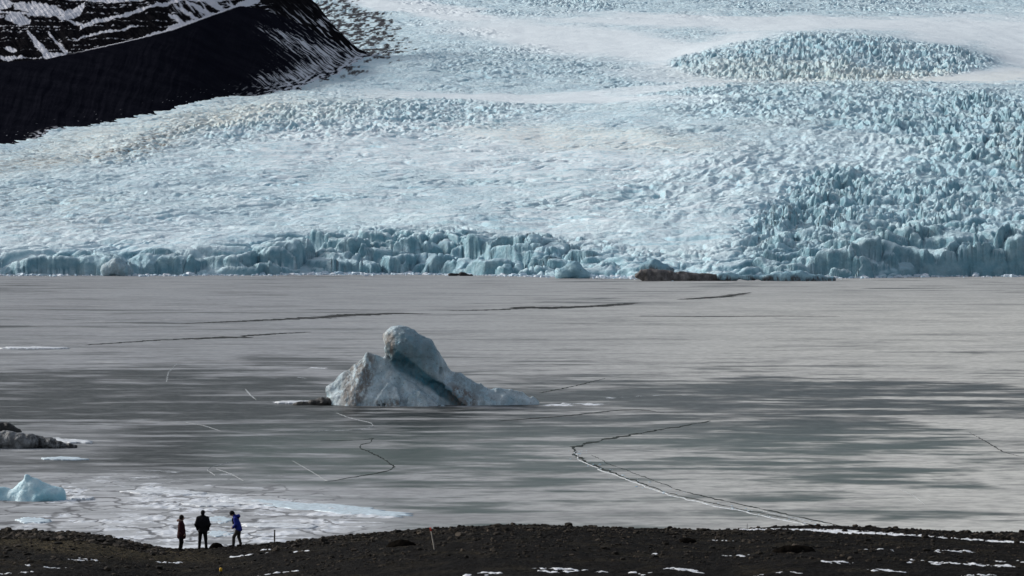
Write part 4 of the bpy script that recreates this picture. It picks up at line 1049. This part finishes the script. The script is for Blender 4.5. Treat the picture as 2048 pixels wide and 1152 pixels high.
# ---- markers
def stick(bm_pts, r, seg=8):
    V = []; Q = []
    n = len(bm_pts)
    for i, (p, rr) in enumerate(zip(bm_pts, r)):
        for j in range(seg):
            a = 2 * math.pi * j / seg; V.append((p[0] + rr * math.cos(a), p[1] + rr * math.sin(a), p[2]))
    for i in range(n - 1):
        for j in range(seg):
            a, b = i * seg + j, i * seg + (j + 1) % seg; Q.append((a, b, b + seg, a + seg))
    V.append(tuple(bm_pts[-1])); t = len(V) - 1; V.append(tuple(bm_pts[0])); u = len(V) - 1
    for j in range(seg): a, b = (n - 1) * seg + j, (n - 1) * seg + (j + 1) % seg; Q.append((a, b, t, t)); Q.append(((j + 1) % seg, j, u, u))
    return np.array(V), [q for q in Q]
def stick_obj(name, pts, r, mat, parent=None, loc=(0, 0, 0), seg=8):
    V, Q = stick(pts, r, seg)
    me = bpy.data.meshes.new(name); me.from_pydata([tuple(v) for v in V], [], [tuple(dict.fromkeys(q)) for q in Q]); me.materials.append(mat)
    for p in me.polygons: p.use_smooth = True
    o = bpy.data.objects.new(name, me); COL.objects.link(o); o.location = loc
    if parent: o.parent = parent
    return o
m_wood = mat_plain('dark_post_wood', (.035, .028, .022), .8, 30, .4, .01)
m_pale = mat_plain('pale_stake_wood', (.42, .38, .33), .7, 30, .25, .01)
m_red = mat_plain('red_paint', (.45, .045, .03), .5, 20, .2, .005)
m_yel = mat_plain('yellow_paint', (.62, .36, .02), .5, 20, .2, .005)
m_blk = mat_plain('black_paint', (.015, .014, .013), .6, 20, .2, .005)
e = empty('marker_post', place(548, 127.4)); tag(e, 'short dark wooden post on the ridge beside the people', 'post')
stick_obj('post', [(0, 0, -.15), (0, 0, .25), (.005, 0, .52), (.005, 0, .60)], [.036, .035, .033, .028], m_wood, e)
stick_obj('cap', [(.005, 0, .60), (.005, 0, .625), (.005, 0, .635)], [.045, .045, .02], m_wood, e)
e = empty('marker_stake', place(868, 111.8)); tag(e, 'thin pale leaning stake with a red tip', 'stake')
stick_obj('pole', [(.02, 0, -.1), (0, 0, 0), (-.06, .02, .35), (-.115, .03, .66), (-.13, .03, .76)], [.022, .022, .021, .02, .019], m_pale, e)
stick_obj('tip', [(-.128, .03, .755), (-.14, .03, .83), (-.147, .03, .89), (-.148, .03, .905)], [.034, .04, .034, .015], m_red, e)
e = empty('marker_peg', place(440, 110.3)); tag(e, 'tiny yellow and black peg at the bottom of the shore', 'peg')
stick_obj('shaft', [(0, 0, -.1), (0, 0, .05), (0, 0, .09)], [.05, .05, .05], m_blk, e)
stick_obj('cap', [(0, 0, .09), (0, 0, .18), (.0, 0, .225), (0, 0, .24)], [.058, .058, .05, .02], m_yel, e)
o = stick_obj('marker_rod', [(0, 0, -.1), (.01, 0, .2), (.01, 0, .34)], [.012, .012, .010], m_blk, None, place(1495, 127.0)); tag(o, 'hair thin dark rod on the right shore ridge', 'rod')

# ================================================================== PEOPLE
skin_t = NT('skin'); skin_t.bs(Base_Color=skin_t.mix(skin_t.attr('feat'), (.36, .21, .15), (.05, .025, .02)), Roughness=.55)
skin = skin_t.m
def cloth(name, c, s=60): return mat_plain(name, c, .85, s, .3, .006, .15)
m_maroon = cloth('maroon_coat_cloth', (.030, .008, .011)); m_black = cloth('black_jacket_cloth', (.008, .008, .010)); m_blue = cloth('blue_jacket_cloth', (.015, .026, .21))
m_dtrous = cloth('black_trouser_cloth', (.007, .007, .008)); m_gtrous = cloth('grey_trouser_cloth', (.040, .036, .032)); m_boot = cloth('boot_leather', (.008, .007, .006))
m_hair = cloth('dark_hair', (.010, .008, .007), 120); m_fur = cloth('hood_fur', (.20, .13, .11), 150); m_vest = cloth('dark_strap_cloth', (.007, .007, .012)); m_knit = cloth('black_knit', (.007, .007, .008), 90)

def person(px, y, heading, J, label, parts, hgt):
    """J: joints in metres, x right, y forward, z up"""
    loc = place(px, y); rot = heading
    lo, hi = (-.62, -.5, -.03), (.62, .62, hgt + .12)
    h = .0095
    def up(a, b, t): return tuple(np.array(a) * (1 - t) + np.array(b) * t)
    H = np.array(J['head']); ld = np.array(J['look']) / np.linalg.norm(J['look']); sd = np.cross(ld, (0, 0, 1.)); sd /= np.linalg.norm(sd); ud = np.cross(sd, ld)
    R = np.stack([sd, ld, ud], 1)
    fl = Field(lo, hi, h)
    fl.ell(H, (.075, .095, .112), .02, rot=R); fl.ell(H + ld * .03 - ud * .055, (.056, .065, .06), .03, rot=R)
    fl.cone(H + ld * .092 + ud * .015, .010, H + ld * .112 - ud * .022, .016, .012)
    for s_ in (-1, 1):
        fl.ell(H + sd * s_ * .078 - ld * .005, (.012, .022, .032), .01, rot=R)
        fl.ell(H + ld * .088 + sd * s_ * .032 + ud * .012, (.013, .01, .009), .008, sub=True, rot=R)
    fl.cone(H - ud * .06 - ld * .015, .055, J['neck'], .06, .03)
    ch = up(J['neck'], J['pelvis'], .28); be = up(J['neck'], J['pelvis'], .68)
    fl.ell(ch, (.16, .10, .16), .05); fl.ell(be, (.135, .095, .14), .06); fl.ell(J['pelvis'], (.15, .10, .11), .05)
    for s_ in ('L', 'R'):
        sh, el, wr, hip, kn, an, toe = (J[q + s_] for q in ('sh', 'el', 'wr', 'hip', 'kn', 'an', 'toe'))
        fl.cone(J['neck'], .05, sh, .055, .05); fl.cone(sh, .052, el, .040, .04); fl.cone(el, .040, wr, .027, .02)
        fl.cone(hip, .085, kn, .055, .05); fl.cone(kn, .055, an, .038, .03); fl.cone(an, .038, toe, .03, .03)
        # hand: palm, four curled fingers of unequal length, thumb from the side of the palm
        d = np.array(J['hand' + s_], float); d /= np.linalg.norm(d); inn = np.array(J.get('inn' + s_, (1 if s_ == 'L' else -1, .2, 0)), float); inn -= d * (inn @ d); inn /= np.linalg.norm(inn)
        side = np.cross(d, inn); w0 = np.array(wr)
        if side @ np.array((0, 1, .4)) < 0: side = -side
        fl.cone(w0, .025, w0 + d * .07, .026, .015, sc=(1, 1, 1)); fl.cone(w0 + d * .05 - side * .022, .018, w0 + d * .05 + side * .022, .018, .015)
        for i, (o_, L) in enumerate(((.033, .066), (.011, .076), (-.011, .070), (-.032, .055))):
            a = w0 + d * .085 + side * o_; b = a + d * L * .5 + inn * .010; c = b + d * L * .32 + inn * .026; e_ = c + d * .006 + inn * .02
            fl.chain([a, b, c, e_], [.0098, .0094, .009, .0085], .004)
        a = w0 + d * .03 + side * .028; fl.chain([a, a + d * .03 + side * .026 + inn * .01, a + d * .058 + side * .026 + inn * .028], [.013, .0115, .010], .008)
    V, Q = fl.mesh()
    feat = np.zeros(len(V)); rel = (V - H) @ R
    for s_ in (-1, 1): feat += np.exp(-(((rel[:, 0] - s_ * .032) / .012) ** 2 + ((rel[:, 2] - .012) / .007) ** 2)) * (rel[:, 1] > .05)
    feat += .6 * np.exp(-((rel[:, 0] / .024) ** 2 + ((rel[:, 2] + .058) / .006) ** 2)) * (rel[:, 1] > .04)
    body = mesh_np('person', V, Q, skin, attrs=dict(feat=np.clip(feat, 0, 1)), loc=loc); body.rotation_euler.z = rot
    tag(body, label, 'person')
    for (nm, mat, fn, hh) in parts:
        g = Field(lo, hi, hh); fn(g, J, H, ld, sd, ud, R, up)
        X, Yy, Z = g.axes(); g.v = g.v + (.007 * perlin3(X * 16, Yy * 16, Z * 9, 3)).astype(f32) if nm in ('jacket', 'coat', 'trousers') else g.v
        V, Q = g.mesh(); mesh_np(nm, V, Q, mat, parent=body)
    return body

def trousers(g, J, H, ld, sd, ud, R, up):
    g.ell(J['pelvis'], (.172, .125, .13), .05)
    for s_ in ('L', 'R'): g.cone(J['hip' + s_], .108, J['kn' + s_], .078, .05); g.cone(J['kn' + s_], .078, up(J['kn' + s_], J['an' + s_], .9), .066, .03)
def boot(side):
    def fn(g, J, H, ld, sd, ud, R, up):
        s_ = side
        a = np.array(J['an' + s_]); t = np.array(J['toe' + s_])
        g.cone(a + (0, 0, .08), .058, a, .058, .02); g.cone(a + (0, 0, -.02), .056, t + (0, 0, .012), .044, .03); g.cone(a + (0, 0, -.035), .05, t, .04, .02)
    return fn
def arms(g, J, r=(.082, .070, .052), stop=.94):
    for s_ in ('L', 'R'):
        w = tuple(np.array(J['el' + s_]) * (1 - stop) + np.array(J['wr' + s_]) * stop)
        g.cone(J['neck'], .075, J['sh' + s_], r[0], .05); g.cone(J['sh' + s_], r[0], J['el' + s_], r[1], .04); g.cone(J['el' + s_], r[1], w, r[2], .03)

# standing in black, back to the camera, hands in the jacket pockets
J2 = dict(head=(.012, .02, 1.72), look=(.45, .9, -.05), neck=(0, 0, 1.55), pelvis=(0, 0, .96),
          shL=(-.20, 0, 1.46), shR=(.20, 0, 1.46), elL=(-.30, -.05, 1.18), elR=(.30, -.05, 1.18), wrL=(-.235, .07, .98), wrR=(.235, .07, .98), handL=(.6, .5, -.5), handR=(-.6, .5, -.5),
          hipL=(-.10, 0, .90), hipR=(.10, 0, .90), knL=(-.135, .03, .50), knR=(.135, .03, .50), anL=(-.165, 0, .10), anR=(.155, 0, .10), toeL=(-.20, .15, .045), toeR=(.19, .15, .045))
def jacket2(g, J, H, ld, sd, ud, R, up):
    g.ell(up(J['neck'], J['pelvis'], .30), (.235, .155, .20), .08); g.ell(up(J['neck'], J['pelvis'], .62), (.245, .155, .26), .08); g.cone((-.10, 0, .86), .125, (.10, 0, .86), .125, .06)
    g.cone(J['neck'], .085, (0, -.01, 1.60), .075, .04); arms(g, J, (.092, .084, .066), 1.05)
    for s_ in (-1, 1): g.ell((s_ * .215, .09, .96), (.09, .08, .10), .05)
def cap2(g, J, H, ld, sd, ud, R, up):
    g.ell(H + ud * .035, (.092, .108, .092), .01, rot=R); g.ell(H + ud * .02 + ld * .12, (.068, .075, .012), .015, rot=R); g.ell(H - ld * .03 - ud * .02, (.088, .085, .10), .03, rot=R)
person(404, 127.0, 0, J2, 'person in black jacket and cap, seen from behind, hands in pockets', [('trousers', m_dtrous, trousers, .014), ('jacket', m_black, jacket2, .014), ('boot', m_boot, boot('L'), .012), ('boot', m_boot, boot('R'), .012), ('cap', m_knit, cap2, .010)], 1.85)

# side view, long dark red coat, facing right
J1 = dict(head=(0, .035, 1.575), look=(0, 1, -.12), neck=(0, -.005, 1.41), pelvis=(0, -.02, .88),
          shL=(-.175, -.01, 1.33), shR=(.175, -.01, 1.33), elL=(-.23, -.02, 1.05), elR=(.23, -.02, 1.05), wrL=(-.20, .09, .84), wrR=(.20, .09, .84), handL=(.3, .6, -.7), handR=(-.3, .6, -.7),
          hipL=(-.085, -.02, .82), hipR=(.085, -.02, .82), knL=(-.075, .02, .46), knR=(.09, -.01, .46), anL=(-.08, -.04, .09), anR=(.09, -.06, .09), toeL=(-.10, .11, .04), toeR=(.11, .08, .04))
def coat1(g, J, H, ld, sd, ud, R, up):
    g.ell((0, -.005, 1.23), (.20, .145, .20), .07); g.cone((0, .01, 1.15), .165, (0, .01, .78), .20, .05); g.cone((0, .05, .70), .13, (0, -.06, .70), .13, .05)
    g.cone(J['neck'], .085, (0, -.02, 1.44), .08, .03); arms(g, J, (.085, .075, .062), 1.04)
    g.cone((0, .13, .95), .04, (0, .15, .66), .05, .06)
def fur1(g, J, H, ld, sd, ud, R, up):
    g.chain([(-.10, .05, 1.45), (-.13, -.05, 1.46), (-.07, -.15, 1.45), (.07, -.15, 1.45), (.13, -.05, 1.46), (.10, .05, 1.45)], [.035, .045, .05, .05, .045, .035], .03)
def hair1(g, J, H, ld, sd, ud, R, up):
    g.ell(H + ud * .03 - ld * .022, (.102, .112, .108), .02, rot=R); g.ell(H - ld * .05 - ud * .06, (.098, .075, .10), .04, rot=R)
    for s_ in (-1, 1): g.cone(H + sd * s_ * .08 + ud * .02, .035, H + sd * s_ * .08 - ud * .11 + ld * .02, .03, .03)
person(361, 126.8, -math.pi / 2, J1, 'person in long dark red coat with furry hood, facing right', [('trousers', m_dtrous, trousers, .014), ('coat', m_maroon, coat1, .014), ('hood_trim', m_fur, fur1, .012), ('boot', m_boot, boot('L'), .012), ('boot', m_boot, boot('R'), .012), ('hair', m_hair, hair1, .010)], 1.70)

# stooping in blue, facing left, looking down
J3 = dict(head=(0, .235, 1.555), look=(0, .75, -.62), neck=(0, .11, 1.42), pelvis=(0, -.07, .90),
          shL=(-.175, .07, 1.33), shR=(.175, .07, 1.33), elL=(-.25, .03, 1.07), elR=(.25, -.02, 1.06), wrL=(-.13, .17, .93), wrR=(.14, .15, .90), handL=(.5, .7, -.2), handR=(-.5, .6, -.4),
          hipL=(-.09, -.06, .84), hipR=(.09, -.08, .84), knL=(-.11, .14, .48), knR=(.11, -.06, .47), anL=(-.12, .16, .10), anR=(.12, -.16, .10), toeL=(-.15, .34, .045), toeR=(.15, .0, .045))
def jacket3(g, J, H, ld, sd, ud, R, up):
    g.ell((0, .055, 1.25), (.205, .15, .19), .07); g.ell((0, -.02, 1.03), (.195, .16, .20), .08); g.cone((-.07, -.06, .86), .14, (.07, -.06, .86), .14, .06); g.cone((0, -.13, .92), .08, (0, -.18, .80), .06, .05)
    g.cone(J['neck'], .085, (0, .10, 1.44), .085, .03); arms(g, J, (.085, .075, .058), .96)
def hood3(g, J, H, ld, sd, ud, R, up):
    g.chain([(-.10, .08, 1.45), (-.09, -.03, 1.45), (0, -.08, 1.44), (.09, -.03, 1.45), (.10, .08, 1.45)], [.04, .055, .07, .055, .04], .03); g.ell((0, -.07, 1.47), (.07, .055, .06), .03)
def hat3(g, J, H, ld, sd, ud, R, up):
    g.ell(H + ud * .03 - ld * .012, (.100, .115, .105), .02, rot=R); g.ell(H - ld * .05 - ud * .03, (.092, .075, .09), .03, rot=R)
def strap3(g, J, H, ld, sd, ud, R, up):
    for s_ in (-1, 1): g.chain([(s_ * .11, -.09, 1.34), (s_ * .115, .06, 1.455), (s_ * .12, .205, 1.32), (s_ * .12, .20, 1.12)], [.022, .026, .026, .02], .01)
    g.cone((-.10, .165, 1.26), .055, (.10, .165, 1.26), .055, .03); g.cone((-.10, .15, 1.12), .05, (.10, .15, 1.12), .05, .03)
person(473, 126.9, math.pi / 2, J3, 'person in bright blue hooded jacket and grey trousers, looking down', [('trousers', m_gtrous, trousers, .014), ('jacket', m_blue, jacket3, .014), ('hood', m_blue, hood3, .012), ('chest_pack', m_vest, strap3, .012), ('boot', m_boot, boot('L'), .012), ('boot', m_boot, boot('R'), .012), ('hat', m_knit, hat3, .010)], 1.70)

# ================================================================== LIGHT, SKY, CAMERA
EL, AZ = math.radians(27), math.radians(-66)      # azimuth from the view direction (+y), positive to the right
sd_ = Vector((math.sin(AZ) * math.cos(EL), math.cos(AZ) * math.cos(EL), math.sin(EL)))
L = bpy.data.lights.new('sun', 'SUN'); L.energy = 1.5; L.angle = math.radians(10); L.color = (1, .985, .955)
lo = bpy.data.objects.new('sun', L); COL.objects.link(lo); lo.rotation_euler = sd_.to_track_quat('Z', 'Y').to_euler()
W = bpy.data.worlds.new('World'); S.world = W; W.use_nodes = True
nt = W.node_tree; bg = nt.nodes['Background']
sky = nt.nodes.new('ShaderNodeTexSky'); sky.sky_type = 'NISHITA'; sky.sun_disc = False; sky.sun_elevation = EL; sky.sun_rotation = AZ; sky.dust_density = 2.5; sky.air_density = 1.0
hs = nt.nodes.new('ShaderNodeHueSaturation'); hs.inputs['Saturation'].default_value = .55
nt.links.new(sky.outputs[0], hs.inputs['Color']); nt.links.new(hs.outputs[0], bg.inputs['Color'])
bg.inputs['Strength'].default_value = .075

cam = bpy.data.cameras.new('camera'); co = bpy.data.objects.new('camera', cam); COL.objects.link(co)
co.location = (0, 0, CH); co.rotation_euler = (math.pi / 2 - TH, 0, 0)
cam.sensor_width = 36; cam.lens = 36 * F / 2048; cam.clip_end = 40000; cam.clip_start = 1
S.camera = co
S.view_settings.view_transform = 'Standard'; S.view_settings.look = 'None'; S.view_settings.exposure = 0.76; S.view_settings.gamma = 1
